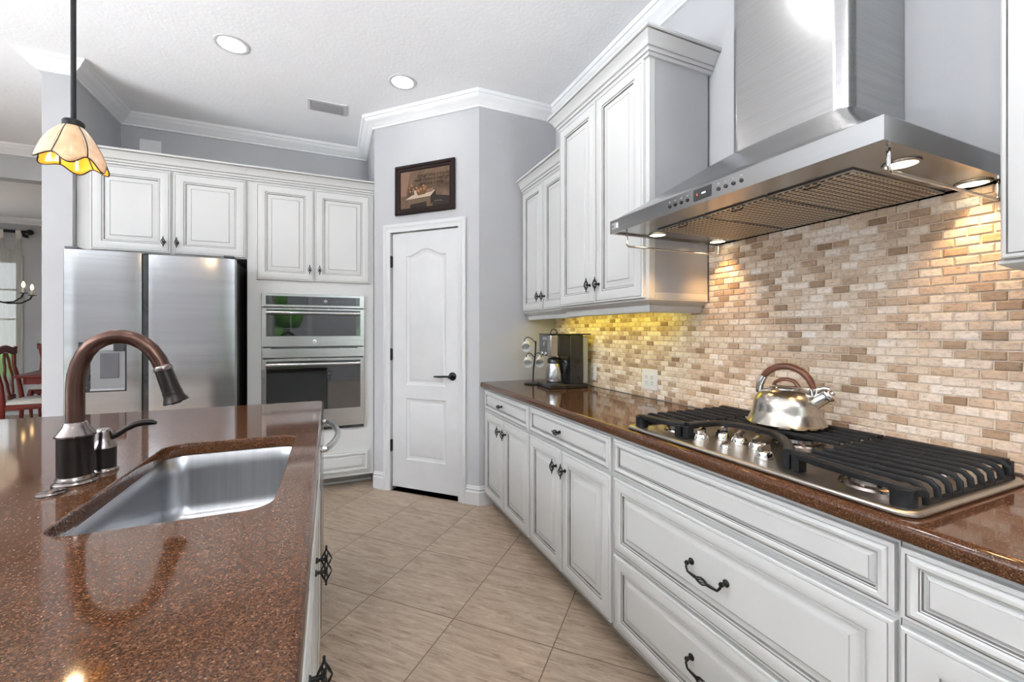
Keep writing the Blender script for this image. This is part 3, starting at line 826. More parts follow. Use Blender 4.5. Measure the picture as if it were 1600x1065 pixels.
for u in (1046.5, 1055, 1064.5, 1074, 1122.5, 1134, 1146, 1158.5):
    y = hood_y(u)
    MB().lathe([(0.0055, 0.0), (0.0055, 0.0025), (0.0, 0.003)], (fxh, y, 1.674), 12, axis=(-1, 0, 0)).build('push_button', M['blackplastic'], t)
    MB().box(fxh - 0.0004, fxh + 0.001, y - 0.003, y + 0.003, 1.686, 1.690).build('button_mark', M['greyplastic'], t)
bd = MB().box(fxh - 0.002, fxh + 0.001, 1.350, 1.392, 1.664, 1.690).build('badge', M['greyplastic'], t, bevel=0.001)
MB().box(fxh - 0.0028, fxh - 0.001, 1.353, 1.363, 1.668, 1.686).build('badge_square', M['whiteplastic'], bd)
MB().lathe([(0.005, 0), (0.005, 0.001), (0.003, 0.001)], (fxh - 0.002, 1.383, 1.677), 14, axis=(-1, 0, 0)).build('badge_ring', M['darkgrey'], bd)

# ------------------------------------------------------------------ gas cooktop
t = thing('gas_cooktop', 'stainless gas cooktop with black cast-iron grates set in the worktop', 'cooktop', (1.29, 0.88, 0.8945))
CX0, CX1, CY0, CY1 = 1.030, 1.545, 0.440, 1.312
pl = MB(); L0 = rrect(CX0, CX1, CY0, CY1, 0.035)
def inset(l, d):
    cx_, cy_ = (CX0 + CX1) / 2, (CY0 + CY1) / 2
    hx, hy = (CX1 - CX0) / 2, (CY1 - CY0) / 2
    return [(cx_ + (x - cx_) * (hx - d) / hx, cy_ + (y - cy_) * (hy - d) / hy) for x, y in l]
pl.loft([[(x, y, z) for x, y in inset(L0, d)] for d, z in ((0.004, 0.8943), (0, 0.898), (0.0, 0.902), (0.003, 0.9055), (0.008, 0.907), (0.020, 0.906), (0.030, 0.902))])
pl.build('plate', M['plate'], t, smooth=40)
GZ = 0.902
def burner(x, y, r):
    b = MB().lathe([(r * 1.25, GZ), (r * 1.2, GZ + 0.006), (r * 1.0, GZ + 0.010), (r * 0.98, GZ + 0.020), (r * 0.7, GZ + 0.021)], (x, y, 0), 28).build('burner', M['pewter'], t, smooth=40)
    MB().lathe([(r * 0.80, GZ + 0.021), (r * 0.82, GZ + 0.027), (r * 0.74, GZ + 0.030), (0.0, GZ + 0.030)], (x, y, 0), 28).build('burner_cap', M['iron'], b, smooth=40)
for x, y, r in ((1.165, 0.575, 0.052), (1.42, 0.575, 0.040), (1.385, 0.885, 0.060), (1.165, 1.175, 0.040), (1.42, 1.175, 0.046)): burner(x, y, r)
GT = 0.947
def bar(mb, pts, w=0.0042, h=0.0065):
    """square-section bar through points"""
    loops = []
    P_ = [Vector(p) for p in pts]
    for i, p in enumerate(P_):
        d = (P_[min(i + 1, len(P_) - 1)] - P_[max(i - 1, 0)]); d.z = d.z
        dn = d.normalized(); side = Vector((-d.y, d.x, 0))
        if side.length < 1e-6: side = Vector((1, 0, 0))
        side.normalize(); up = side.cross(dn); up = -up if up.z < 0 else up
        loops.append([p + side * w - up * h, p + side * w + up * h * 0.4, p + side * w * 0.6 + up * h * 0.8, p - side * w * 0.6 + up * h * 0.8, p - side * w + up * h * 0.4, p - side * w - up * h])
    mb.loft(loops)
def grate(y0, y1, xs, front_x, drop0, drop1, wide_front=True):
    g = MB()
    yl, yh = y0 + 0.004, y1 - 0.004
    for x in xs:
        a = []
        if drop0: a += [(x, yl, GZ + 0.006), (x, yl + 0.003, GT - 0.014), (x, yl + 0.014, GT - 0.003), (x, yl + 0.030, GT)]
        else: a += [(x, yl, GT - 0.002)]
        if drop1: a += [(x, yh - 0.030, GT), (x, yh - 0.014, GT - 0.003), (x, yh - 0.003, GT - 0.014), (x, yh, GZ + 0.006)]
        else: a += [(x, yh, GT - 0.002)]
        bar(g, a)
    # rails across that tie the bars together
    g.box(xs[0] - 0.004, xs[-1] + 0.010, y0, y0 + 0.011, GZ + 0.002 if drop0 else GT - 0.022, GZ + 0.012 if drop0 else GT - 0.006)
    g.box(xs[0] - 0.004, xs[-1] + 0.010, y1 - 0.011, y1, GZ + 0.002 if drop1 else GT - 0.022, GZ + 0.012 if drop1 else GT - 0.006)
    ym = (y0 + y1) / 2
    g.box(xs[0], xs[-1], ym - 0.004, ym + 0.004, GT - 0.018, GT - 0.004)
    # solid back bar
    g.box(xs[-1] + 0.004, xs[-1] + 0.020, y0 + (0.012 if drop0 else 0), y1 - (0.012 if drop1 else 0), GT - 0.012, GT + 0.004)
    for yy in (y0 + 0.012, y1 - 0.012):
        g.box(xs[-1] + 0.002, xs[-1] + 0.018, yy - 0.008, yy + 0.008, GZ, GT)
    return g
XS = [1.122 + 0.0475 * k for k in range(9)]
def front_bar(g, pts, w=0.013, h=0.009): bar(g, pts, w, h)
g = grate(0.455, 0.716, XS, 1.07, True, False)
front_bar(g, [(1.112, 0.718, GT - 0.002), (1.098, 0.690, GT - 0.002), (1.086, 0.645, GT - 0.002), (1.080, 0.575, GT - 0.003), (1.078, 0.505, GT - 0.004), (1.088, 0.474, GT - 0.008), (1.112, 0.462, GT - 0.014)])
g.prism(rrect(1.062, 1.100, 0.459, 0.500, 0.014), GZ, GT - 0.006); g.box(1.090, 1.122, 0.697, 0.716, GZ, GT - 0.006)
g.build('grate', M['iron'], t, bevel=0.0012)
g = grate(0.722, 1.086, [x for x in XS if x > 1.28], 1.2, False, False)
front_bar(g, [(1.105, 0.731, GT - 0.002), (1.140, 0.752, GT - 0.002), (1.185, 0.792, GT - 0.002), (1.235, 0.838, GT - 0.002), (1.270, 0.890, GT - 0.002), (1.278, 0.955, GT - 0.002), (1.268, 1.020, GT - 0.002), (1.235, 1.064, GT - 0.002), (1.170, 1.078, GT - 0.002), (1.110, 1.079, GT - 0.002)])
g.box(1.095, 1.125, 0.724, 0.744, GZ, GT - 0.006).box(1.095, 1.125, 1.066, 1.086, GZ, GT - 0.006).box(1.262, 1.300, 0.93, 0.945, GT - 0.014, GT - 0.003)
g.build('grate', M['iron'], t, bevel=0.0012)
g = grate(1.092, 1.297, XS, 1.07, False, True)
front_bar(g, [(1.110, 1.092, GT - 0.002), (1.094, 1.112, GT - 0.002), (1.084, 1.150, GT - 0.003), (1.078, 1.21, GT - 0.003), (1.076, 1.262, GT - 0.004), (1.088, 1.284, GT - 0.008), (1.112, 1.292, GT - 0.014)])
g.prism(rrect(1.062, 1.100, 1.252, 1.294, 0.014), GZ, GT - 0.006); g.box(1.085, 1.120, 1.093, 1.113, GZ, GT - 0.006)
g.build('grate', M['iron'], t, bevel=0.0012)
for x, y, s in ((1.128, 1.040, 1.15), (1.205, 1.020, 1.15), (1.203, 0.955, 1.15), (1.110, 0.930, 0.72), (1.196, 0.888, 1.15), (1.130, 0.818, 1.15)):
    k = MB().lathe([(0.0205 * s, GZ), (0.0215 * s, GZ + 0.002), (0.0205 * s, GZ + 0.009 * s), (0.0175 * s, GZ + 0.017 * s), (0.010 * s, GZ + 0.0195 * s), (0.0, GZ + 0.020 * s)], (x, y, 0), 24)
    k.loft([[(x - 0.017 * s, y + dy * s, GZ + 0.010 * s), (x + 0.017 * s, y + dy * s, GZ + 0.010 * s), (x + 0.016 * s, y + dy * s * 0.7, GZ + 0.033 * s), (x + 0.004 * s, y + dy * s * 0.7, GZ + 0.036 * s), (x - 0.016 * s, y + dy * s * 0.7, GZ + 0.028 * s)] for dy in (-0.0055, 0.0055)])
    k.build('knob', M['chrome'], t, smooth=40)

# ------------------------------------------------------------------ kettle on the middle grate
KX, KY, KZ = 1.400, 0.938, GT + 0.0065
t = thing('kettle', 'shiny steel whistling kettle with arched wooden handle, on the cooktop', 'kettle', (KX, KY, KZ))
MB().lathe([(0.100, 0), (0.113, 0.001), (0.115, 0.006), (0.112, 0.010), (0.1105, 0.012), (0.1045, 0.026), (0.0995, 0.036), (0.0965, 0.048), (0.0955, 0.058), (0.094, 0.068), (0.090, 0.082), (0.082, 0.096), (0.070, 0.107), (0.056, 0.115), (0.046, 0.118), (0.044, 0.1185)], (KX, KY, KZ), 48).build('body', M['kettle'], t, smooth=50)
ld = MB().lathe([(0.047, 0.117), (0.048, 0.121), (0.044, 0.124), (0.030, 0.128), (0.0, 0.129)], (KX, KY, KZ), 32).build('lid', M['chrome'], t, smooth=40)
hdir = Vector((0.28, -0.96, 0)).normalized()     # handle runs toward the spout
K0 = Vector((KX, KY, KZ))
MB().tube([K0 + hdir * a + Vector((0, 0, b_)) for a, b_ in ((-0.036, 0.124), (-0.030, 0.136), (-0.014, 0.146), (0.006, 0.148), (0.024, 0.143), (0.036, 0.130), (0.040, 0.122))], [0.0055, 0.006, 0.0065, 0.0065, 0.0065, 0.006, 0.005], 10).build('lid_grip', M['wood'], ld, smooth=50)
hp = []
for k in range(17):
    a = PI * (1.0 - k / 16)
    hp.append(K0 + hdir * (0.080 * math.cos(a)) + Vector((0, 0, 0.108 + 0.083 * math.sin(a))))
hm = MB(); loops = []
for i, p in enumerate(hp):
    q = hp[min(i + 1, 16)] - hp[max(i - 1, 0)]; q.normalize()
    sd = Vector((-hdir.y, hdir.x, 0)); nn = q.cross(sd)
    wv = 0.0105 + 0.003 * math.sin(PI * i / 16) + (0.002 if i > 10 else 0); hv = 0.0085 + (0.003 * math.sin(PI * i / 16))
    loops.append([p + sd * (wv * math.cos(2 * PI * j / 12)) + nn * (hv * math.sin(2 * PI * j / 12)) for j in range(12)])
hm.loft(loops[2:16]); hm.build('handle', M['wood'], t, smooth=60)
for pts in ([hp[0] + Vector((0, 0, -0.012)), hp[0], hp[1], hp[2], hp[3]], [hp[16] + Vector((0, 0, -0.010)), hp[16], hp[15]]):
    br = MB().tube(pts, [0.010, 0.012, 0.013, 0.0135, 0.0125][:len(pts)], 12)
    br.build('handle_bracket', M['chrome'], t, smooth=50)
s0 = K0 + hdir * 0.072 + Vector((0, 0, 0.072)); sd = (hdir * 0.80 + Vector((0, 0, 0.60))).normalized()
sp = MB().lathe([(0.024, 0), (0.0215, 0.012), (0.0200, 0.030), (0.0190, 0.050), (0.0185, 0.054)], s0, 24, axis=sd).build('spout', M['chrome'], t, smooth=50)
wc_ = MB().lathe([(0.0200, 0.052), (0.0225, 0.055), (0.0225, 0.064), (0.019, 0.069), (0.010, 0.071), (0.008, 0.075), (0.0, 0.076)], s0, 24, axis=sd)
wc_.tube([s0 + sd * 0.062 + Vector((0, 0, 0.018)), s0 + sd * 0.045 + Vector((0, 0, 0.030)), s0 + sd * 0.020 + Vector((0, 0, 0.036)), K0 + hdir * 0.066 + Vector((0, 0, 0.120))], [0.006, 0.007, 0.008, 0.009], 10)
wc_.build('spout_cap', M['chrome'], sp, smooth=50)

# ------------------------------------------------------------------ coffee maker, carafe, mug tree, mugs
A = Vector((1.435, 2.465, 0.894))         # the machine faces the aisle
t = thing('coffee_maker', 'black and steel drip coffee maker in the corner of the worktop', 'coffee maker', tuple(A))
fd = Vector((-1, 0.10, 0)).normalized(); rd = Vector((-fd.y, fd.x, 0))   # fd: its front, rd: its side towards the camera
def cb(mb, f0, f1, r0, r1, z0, z1, mi=0): return mb.fbox(A, fd, rd, f0, f1, r0, r1, z0, z1, mi)
cb(MB(), -0.125, 0.150, -0.108, 0.112, 0.0, 0.026).build('base', M['blackplastic'], t, bevel=0.005)
MB().lathe([(0.064, 0.026), (0.064, 0.030), (0.0, 0.030)], A + fd * 0.070, 28).build('hot_plate', M['darkgrey'], t, smooth=40)
cb(MB(), -0.095, -0.002, -0.100, 0.100, 0.026, 0.345).build('column', M['blackplastic'], t, bevel=0.004)
cb(MB(), -0.138, -0.096, -0.090, 0.090, 0.026, 0.335).build('water_tank', M['greyplastic'], t, bevel=0.008)
cb(MB(), -0.001, 0.085, -0.100, 0.100, 0.212, 0.345).build('brew_head', M['blackplastic'], t, bevel=0.004)
cb(MB(), 0.0855, 0.136, 0.045, 0.101, 0.206, 0.344).build('steel_corner', M['steelh'], t, bevel=0.004)
cq = cb(MB(), 0.0855, 0.136, -0.100, 0.0445, 0.206, 0.344).build('control_panel', M['darkgrey'], t, bevel=0.004)
MB().lathe([(0.015, 0), (0.015, 0.005), (0.010, 0.008), (0.0, 0.008)], A + fd * 0.136 + rd * 0.005 + Vector((0, 0, 0.285)), 18, axis=fd).build('dial', M['chrome'], cq, smooth=40)
cb(MB(), 0.136, 0.1372, -0.035, 0.035, 0.312, 0.332).build('clock_window', M['greyplastic'], cq)
for r_ in (-0.045, 0.020): MB().lathe([(0.014, 0), (0.012, 0.006), (0.0, 0.007)], A + fd * 0.136 + rd * r_ + Vector((0, 0, 0.222)), 16, axis=fd).build('push_button', M['chrome'], cq, smooth=40)
cb(MB(), -0.150, 0.138, -0.104, 0.104, 0.3455, 0.354).build('lid', M['blackplastic'], t, bevel=0.003)
MB().tube([A + fd * 0.075 + rd * (0.01 + 0.055 * math.cos(PI * k / 10)) + Vector((0, 0, 0.353 + 0.030 * math.sin(PI * k / 10))) for k in range(11)], 0.0035, 8).build('lid_loop', M['blackmetal'], t, smooth=50)
B = A + fd * 0.070 + rd * 0.012 + Vector((0, 0, 0.0305))
t = thing('carafe', 'steel carafe with black lid and handle, under the coffee maker', 'carafe', tuple(B))
MB().lathe([(0.054, 0), (0.058, 0.004), (0.060, 0.020), (0.059, 0.060), (0.055, 0.095), (0.048, 0.122), (0.045, 0.130)], B, 32).build('body', M['steelh'], t, smooth=50)
MB().lathe([(0.0455, 0.126), (0.049, 0.130), (0.048, 0.152), (0.040, 0.163), (0.015, 0.168), (0.0, 0.168)], B, 28).build('lid', M['blackplastic'], t, smooth=40)
hq = (rd * 0.86 - fd * 0.60).normalized()
MB().tube([B + hq * a + Vector((0, 0, z)) for a, z in ((0.040, 0.146), (0.072, 0.150), (0.088, 0.142), (0.090, 0.118), (0.080, 0.078), (0.066, 0.050), (0.054, 0.046))], [0.008, 0.009, 0.010, 0.0095, 0.009, 0.008, 0.007], 10).build('handle', M['blackplastic'], t, smooth=50)
C = Vector((1.305, 2.665, 0.894))
t = thing('mug_tree', 'dark wire mug tree hung with white mugs beside the coffee maker', 'mug tree', tuple(C))
MB().lathe([(0.062, 0), (0.064, 0.004), (0.060, 0.009), (0.010, 0.012)], C, 28).build('base', M['blackmetal'], t, smooth=40)
MB().tube([C + Vector((0, 0, 0.012)), C + Vector((0.004, 0, 0.10)), C + Vector((0.016, -0.004, 0.20)), C + Vector((0.02, -0.005, 0.30))], 0.0055, 10).build('post', M['blackmetal'], t, smooth=50)
def mugd(an): return Vector((math.cos(an), math.sin(an), 0))
ARMS = [(math.radians(165), 0.305), (math.radians(195), 0.195), (math.radians(-20), 0.195)]
for an, z in ARMS:
    d_ = mugd(an)
    MB().tube([C + Vector((0.016, -0.004, z - 0.015)), C + d_ * 0.012 + Vector((0, 0, z + 0.014)), C + d_ * 0.036 + Vector((0, 0, z + 0.024)), C + d_ * 0.056 + Vector((0, 0, z + 0.014)), C + d_ * 0.062 + Vector((0, 0, z - 0.006))], 0.0032, 8).build('hook', M['blackmetal'], t, smooth=50)
def mug(label, an, z):
    d_ = mugd(an); k = 0.80
    hk = C + d_ * 0.048 + Vector((0, 0, z + 0.012))
    t = thing('mug', label, 'mug', tuple(hk), 'white mugs on the mug tree')
    ax = Vector((-0.45, -0.78, -0.42)).normalized()            # mouth towards the room, tipped down
    side = Vector((0, 0, -1)); side = (side - ax * side.dot(ax)).normalized()
    c0 = hk + side * 0.066 * k - ax * 0.045 * k
    MB().lathe([(q * k, w_ * k) for q, w_ in [(0.026, 0.0), (0.030, 0.002), (0.036, 0.012), (0.039, 0.050), (0.041, 0.088), (0.0385, 0.088), (0.036, 0.050), (0.032, 0.012), (0.0, 0.008)]], c0, 28, axis=ax).build('cup', M['white'], t, smooth=50)
    hb = c0 - side * 0.037 * k
    MB().tube([hb + ax * a * k - side * s * k for a, s in ((0.018, 0.0), (0.022, 0.018), (0.040, 0.030), (0.060, 0.024), (0.070, 0.0))], 0.0045, 8).build('handle', M['white'], t, smooth=50)
mug('white mug hanging highest on the mug tree, left of the coffee maker', *ARMS[0])
mug('white mug hanging lower on the mug tree, below the highest mug', *ARMS[1])
mug('white mug hanging between the mug tree post and the coffee maker', *ARMS[2])
# ------------------------------------------------------------------ back wall: oven tower and fridge cabinet
UB = Vector((1, 0, 0)); NB = Vector((0, -1, 0)); FY = 3.640
def bfront(name, parent, x0, x1, z0, z1, y=FY):
    return front(name, parent, (x0, y, z0), UB, NB, x1 - x0, z1 - z0)
t = thing('oven_cabinet', 'tall white glazed cabinet holding the wall oven, beside the pantry', 'cabinet', (-0.12, 3.9, 0))
m = MB(); slab(m, (-0.565, FY, 0.10), UB, -NB, 0.889, 2.33, 0.02, [(0.100, 0.810, 0.40, 1.44)])
m.box(-0.565, -0.545, FY + 0.02, 4.278, 0.10, 2.43).box(0.304, 0.324, FY + 0.02, 4.278, 0.10, 2.43).box(-0.545, 0.304, FY + 0.02, 4.278, 0.10, 0.12).box(-0.545, 0.304, FY + 0.02, 4.278, 2.41, 2.43)
m.build('carcass', M['cab'], t, bevel=0.001)
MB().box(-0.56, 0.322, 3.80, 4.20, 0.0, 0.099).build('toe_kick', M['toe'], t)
MB().box(-0.56, 0.322, 3.785, 3.7995, 0.0, 0.018).build('shoe_moulding', M['cab'], t, bevel=0.006)
for a, b_, kx in ((-0.507, -0.119, -0.147), (-0.113, 0.295, -0.077)):
    p = bfront('door', t, a, b_, 1.650, 2.362)
    inst(KNOB, 'knob', p, (kx, FY - 0.0205, 1.737))
bfront('drawer', t, -0.53, 0.290, 0.130, 0.302)
cornice(t, [(0.3255, FY), (-0.565, FY)][::-1] if False else [(-0.5655, FY), (0.3255, FY)][::-1], 2.378)
t = thing('fridge_cabinet', 'white glazed two-door cabinet above the refrigerator', 'cabinet', (-1.05, 3.9, 1.79))
MB().box(-1.517, -0.567, FY, 4.278, 1.795, 2.43).build('carcass', M['cab'], t, bevel=0.001)
for a, b_, kx in ((-1.444, -1.019, -1.052), (-1.002, -0.574, -0.977)):
    p = bfront('door', t, a, b_, 1.803, 2.366)
    inst(KNOB, 'knob', p, (kx, FY - 0.0205, 1.876))
cornice(t, [(-0.5665, FY), (-1.5175, FY)], 2.378)

# wall oven with microwave
YO = 3.612
t = thing('built_in_oven', 'stainless built-in microwave and oven combination in the tall cabinet', 'oven', (-0.11, 3.8, 0.49))
X0, X1 = -0.472, 0.252
MB().box(-0.462, 0.242, YO + 0.03, 4.15, 0.505, 1.535).build('housing', M['darkgrey'], t)
def obox(name, mat, parent, x0, x1, y0, y1, z0, z1, bev=0.002):
    return MB().box(x0, x1, y0, y1, z0, z1).build(name, M[mat], parent, bevel=bev)
cp = obox('control_panel', 'steelh', t, X0, X1, YO, YO + 0.029, 1.447, 1.549)
dsp = obox('display', 'blackglass', cp, -0.443, 0.217, YO - 0.0015, YO + 0.001, 1.464, 1.530, 0.0008)
for k in range(5):
    for j in range(2): obox('key_mark', 'darkgrey', dsp, 0.02 + k * 0.022, 0.030 + k * 0.022, YO - 0.0022, YO - 0.001, 1.483 + j * 0.020, 1.487 + j * 0.020, 0)
MB().lathe([(0.013, 0), (0.013, 0.0008), (0.0115, 0.0008)], (-0.035, YO - 0.0014, 1.497), 20, axis=(0, -1, 0)).build('dial_ring', M['greyplastic'], dsp)
mw = obox('microwave_door', 'steelh', t, X0, X1, YO, YO + 0.029, 1.146, 1.440)
obox('window', 'blackglass', mw, -0.440, 0.221, YO - 0.0015, YO + 0.001, 1.226, 1.428, 0.001)
def ohandle(parent, z):
    b_ = MB().loft([[(x, YO - 0.045 + 0.012 * math.cos(2 * PI * k / 14), z + 0.0125 * math.sin(2 * PI * k / 14)) for k in range(14)] for x in (-0.437, 0.218)])
    for x in (-0.425, 0.206): b_.box(x - 0.010, x + 0.010, YO - 0.040, YO, z - 0.009, z + 0.009)
    b_.build('handle', M['steelh'], parent, smooth=40)
ohandle(mw, 1.402)
def badge(parent, z):
    b_ = MB().lathe([(0.014, 0), (0.014, 0.002), (0.011, 0.003), (0.0, 0.003)], (-0.113, YO, z), 24, axis=(0, -1, 0)).build('round_badge', M['chrome'], parent, smooth=40)
    MB().lathe([(0.0085, 0.003), (0.0085, 0.0036), (0.0, 0.0036)], (-0.113, YO, z), 20, axis=(0, -1, 0)).build('badge_centre', M['greyplastic'], b_)
badge(mw, 1.184)
tr = obox('middle_trim', 'steelh', t, X0, X1, YO, YO + 0.029, 1.062, 1.139)
obox('vent_slot', 'blackplastic', tr, -0.41, 0.20, YO - 0.0008, YO + 0.002, 1.131, 1.1375, 0)
od = obox('oven_door', 'steelh', t, X0, X1, YO, YO + 0.029, 0.515, 1.054)
obox('window', 'blackglass', od, -0.440, 0.221, YO - 0.0015, YO + 0.001, 0.655, 1.036, 0.001)
ohandle(od, 1.012)
badge(od, 0.585)
obox('bottom_vent', 'blackplastic', t, X0 + 0.005, X1 - 0.005, YO + 0.006, YO + 0.029, 0.494, 0.512, 0)

# ------------------------------------------------------------------ refrigerator
M['recess'] = pm('dispenser_grey', (0.17, 0.17, 0.175, 1), None, 8, 0.35)
YFR = 3.36
t = thing('refrigerator', 'stainless side-by-side refrigerator with water dispenser, below the white cabinet', 'refrigerator', (-1.03, 3.8, 0))
MB().box(-1.462, -0.602, YFR + 0.075, 4.18, 0.02, 1.745).build('body', M['blackplastic'], t, bevel=0.004)
MB().box(-1.45, -0.61, YFR + 0.10, 4.15, 0.0, 0.0195).build('plinth', M['blackplastic'], t)
def fdoor(x0, x1, hx, z1):
    d_ = MB(); n = 14; r = 0.012
    prof = []
    for k in range(n + 1):
        q = k / n; prof.append((x0 + (x1 - x0) * q, YFR + 0.012 * (2 * q - 1) ** 4 - 0.001 * 0))
    prof += [(x1, YFR + 0.068), (x0, YFR + 0.068)]
    d_.prism(prof, 0.06, z1)
    return d_.build('door', M['steel'], t, smooth=40, bevel=0.003)
ld = fdoor(-1.465, -1.094, 1, 1.757); rdoor = fdoor(-1.062, -0.594, -1, 1.752)
MB().box(-1.092, -1.064, YFR + 0.020, YFR + 0.073, 0.06, 1.748).build('handle_channel', M['blackplastic'], t)
for x in (-1.43, -0.63): MB().box(x - 0.03, x + 0.03, YFR + 0.01, YFR + 0.12, 1.7575, 1.772).build('hinge_cover', M['darkgrey'], t, bevel=0.004)
dp = MB().box(-1.392, -1.166, YFR - 0.002, YFR + 0.002, 0.892, 1.197).build('dispenser_surround', M['blackplastic'], ld, bevel=0.001)
MB().box(-1.335, -1.172, YFR - 0.0035, YFR, 0.900, 1.190).build('dispenser_recess', M['recess'], dp, bevel=0.001)
MB().box(-1.290, -1.200, YFR - 0.008, YFR - 0.003, 0.975, 1.130).build('paddle', M['darkgrey'], dp, bevel=0.003)
MB().box(-1.330, -1.225, YFR - 0.010, YFR - 0.003, 1.145, 1.190).build('spout_housing', M['greyplastic'], dp, bevel=0.002)
MB().box(-1.224, -1.172, YFR - 0.010, YFR - 0.003, 1.140, 1.190).build('nozzle', M['blackplastic'], dp, bevel=0.002)
MB().box(-1.335, -1.172, YFR - 0.012, YFR - 0.003, 0.900, 0.912).build('drip_tray', M['greyplastic'], dp, bevel=0.002)

# ------------------------------------------------------------------ wall plate, picture, vent, recessed lights
o = MB().box(-1.402, -1.262, 4.272, 4.2795, 2.655, 2.802).build('blank_plate', M['whiteplastic'], bevel=0.002)
tag(o, 'blank white plate on the grey wall above the fridge cabinet', 'wall plate')

t = thing('framed_picture', 'dark framed sepia still-life print above the pantry door', 'picture', tuple(P0 + DU * 0.463 + DN * 0.01 + Vector((0, 0, 2.17))))
s0, s1, z0, z1 = 0.196, 0.728, 2.172, 2.553
f = MB(); loops = []
for d_, tt in [(0, 0.001), (0, 0.020), (0.006, 0.024), (0.020, 0.022), (0.026, 0.016), (0.040, 0.014), (0.046, 0.010), (0.046, 0.004)]:
    loops.append([P0 + DU * a + DN * tt + Vector((0, 0, b_)) for a, b_ in ((s0 + d_, z0 + d_), (s1 - d_, z0 + d_), (s1 - d_, z1 - d_), (s0 + d_, z1 - d_))])
f.loft(loops, True, False); f.build('frame', M['darkframe'], t, smooth=25)
def make_print():
    m, nt, b = new_mat('sepia_print')
    v = coords(nt, (1, 1, 1)); no = N(nt, 'ShaderNodeTexNoise'); no.inputs['Scale'].default_value = 7; no.inputs['Detail'].default_value = 6
    nt.links.new(v, no.inputs['Vector'])
    nt.links.new(ramp(nt, no.outputs[0], [(0.3, lin(62, 47, 36)), (0.5, lin(96, 76, 60)), (0.7, lin(120, 98, 80))]), b.inputs['Base Color'])
    b.inputs['Roughness'].default_value = 0.45; b.inputs['Specular IOR Level'].default_value = 0.15
    return m
M['print'] = make_print()
pr_ = MB().fbox(P0, DU, DN, s0 + 0.044, s1 - 0.044, 0.003, 0.006, z0 + 0.044, z1 - 0.044).build('print', M['print'], t)
def pflat(name, pts, mat, tt=0.0066):
    """flat printed shape; pts in (fraction from left, fraction from bottom)"""
    W_ = s1 - s0 - 0.092; H_ = z1 - z0 - 0.092
    q = [P0 + DU * (s1 - 0.046 - W_ * a) + DN * tt + Vector((0, 0, z0 + 0.046 + H_ * b_)) for a, b_ in pts]
    mb = MB(); mb.add(q, [tuple(range(len(q)))])
    return mb.build(name, mat, pr_, recalc=False)
ink = {k: pm('print_' + k, lin(*c), None, 30, 0.5, spec=0.1) for k, c in {'dark': (48, 38, 32), 'table': (100, 82, 66), 'top': (176, 156, 136), 'basket': (100, 74, 50), 'flower': (150, 108, 76), 'night': (48, 42, 39), 'ink': (30, 22, 18), 'light': (126, 98, 82)}.items()}
pflat('printed_window_light', [(0.0, 0.35), (0.12, 0.35), (0.20, 0.99), (0.0, 0.99)], ink['light'], 0.0063)
pflat('printed_dark_corner', [(0.66, 0.0), (1.0, 0.0), (1.0, 0.22), (0.66, 0.30)], ink['night'], 0.0064)
pflat('printed_table', [(0.16, 0.0), (0.60, 0.0), (0.62, 0.30), (0.14, 0.24)], ink['table'], 0.0066)
pflat('printed_table_gap', [(0.20, 0.0), (0.54, 0.0), (0.54, 0.14), (0.20, 0.10)], ink['dark'], 0.0069)
pflat('printed_table_side', [(0.62, 0.05), (0.73, 0.20), (0.73, 0.46), (0.62, 0.30)], ink['dark'], 0.0068)
pflat('printed_table_top', [(0.10, 0.24), (0.62, 0.27), (0.72, 0.42), (0.55, 0.37), (0.30, 0.36), (0.22, 0.33)], ink['top'], 0.0072)
pflat('printed_basket', [(0.36, 0.32), (0.52, 0.34), (0.55, 0.50), (0.34, 0.48)], ink['basket'], 0.0075)
pflat('printed_jug', [(0.54, 0.36), (0.66, 0.38), (0.68, 0.48), (0.54, 0.46)], ink['light'], 0.0075)
pflat('printed_bread', [(0.30, 0.30), (0.35, 0.30), (0.33, 0.46), (0.28, 0.47)], ink['top'], 0.0078)
for k in range(16):
    a = 0.16 + random.random() * 0.38; b_ = 0.42 + random.random() * 0.20; r_ = 0.012 + random.random() * 0.014
    pflat('printed_flower', [(a + r_ * math.cos(j * PI / 3), b_ + 1.4 * r_ * math.sin(j * PI / 3)) for j in range(6)], ink['flower'], 0.0080)
def lettering(txt, a, b_, size, mat, nm='lettering'):
    cu = bpy.data.curves.new(nm, 'FONT'); cu.body = txt; cu.size = size; cu.shear = 0.35; cu.space_character = 0.92
    W_ = s1 - s0 - 0.092; H_ = z1 - z0 - 0.092
    tmp = bpy.data.objects.new(nm, cu); COL.objects.link(tmp)
    dg = bpy.context.evaluated_depsgraph_get(); me = bpy.data.meshes.new_from_object(tmp.evaluated_get(dg))
    bpy.data.objects.remove(tmp)
    me.materials.clear(); me.materials.append(mat)
    q = P0 + DU * (s1 - 0.046 - W_ * a) + DN * 0.0074 + Vector((0, 0, z0 + 0.046 + H_ * b_))
    R_ = Matrix((-DU, Vector((0, 0, 1)), DN)).transposed().to_4x4()
    me.transform(Matrix.Translation(q - ORG[t.name]) @ R_)
    o = bpy.data.objects.new(nm, me); COL.objects.link(o); o.parent = pr_
lettering('though what it is a day', 0.34, 0.80, 0.036, ink['ink'])
lettering('really shows a heart grow', 0.27, 0.69, 0.038, ink['ink'])
lettering('with it is a living', 0.40, 0.58, 0.036, ink['ink'])
lettering('~ ~ ~ . .', 0.70, 0.10, 0.026, ink['top'])

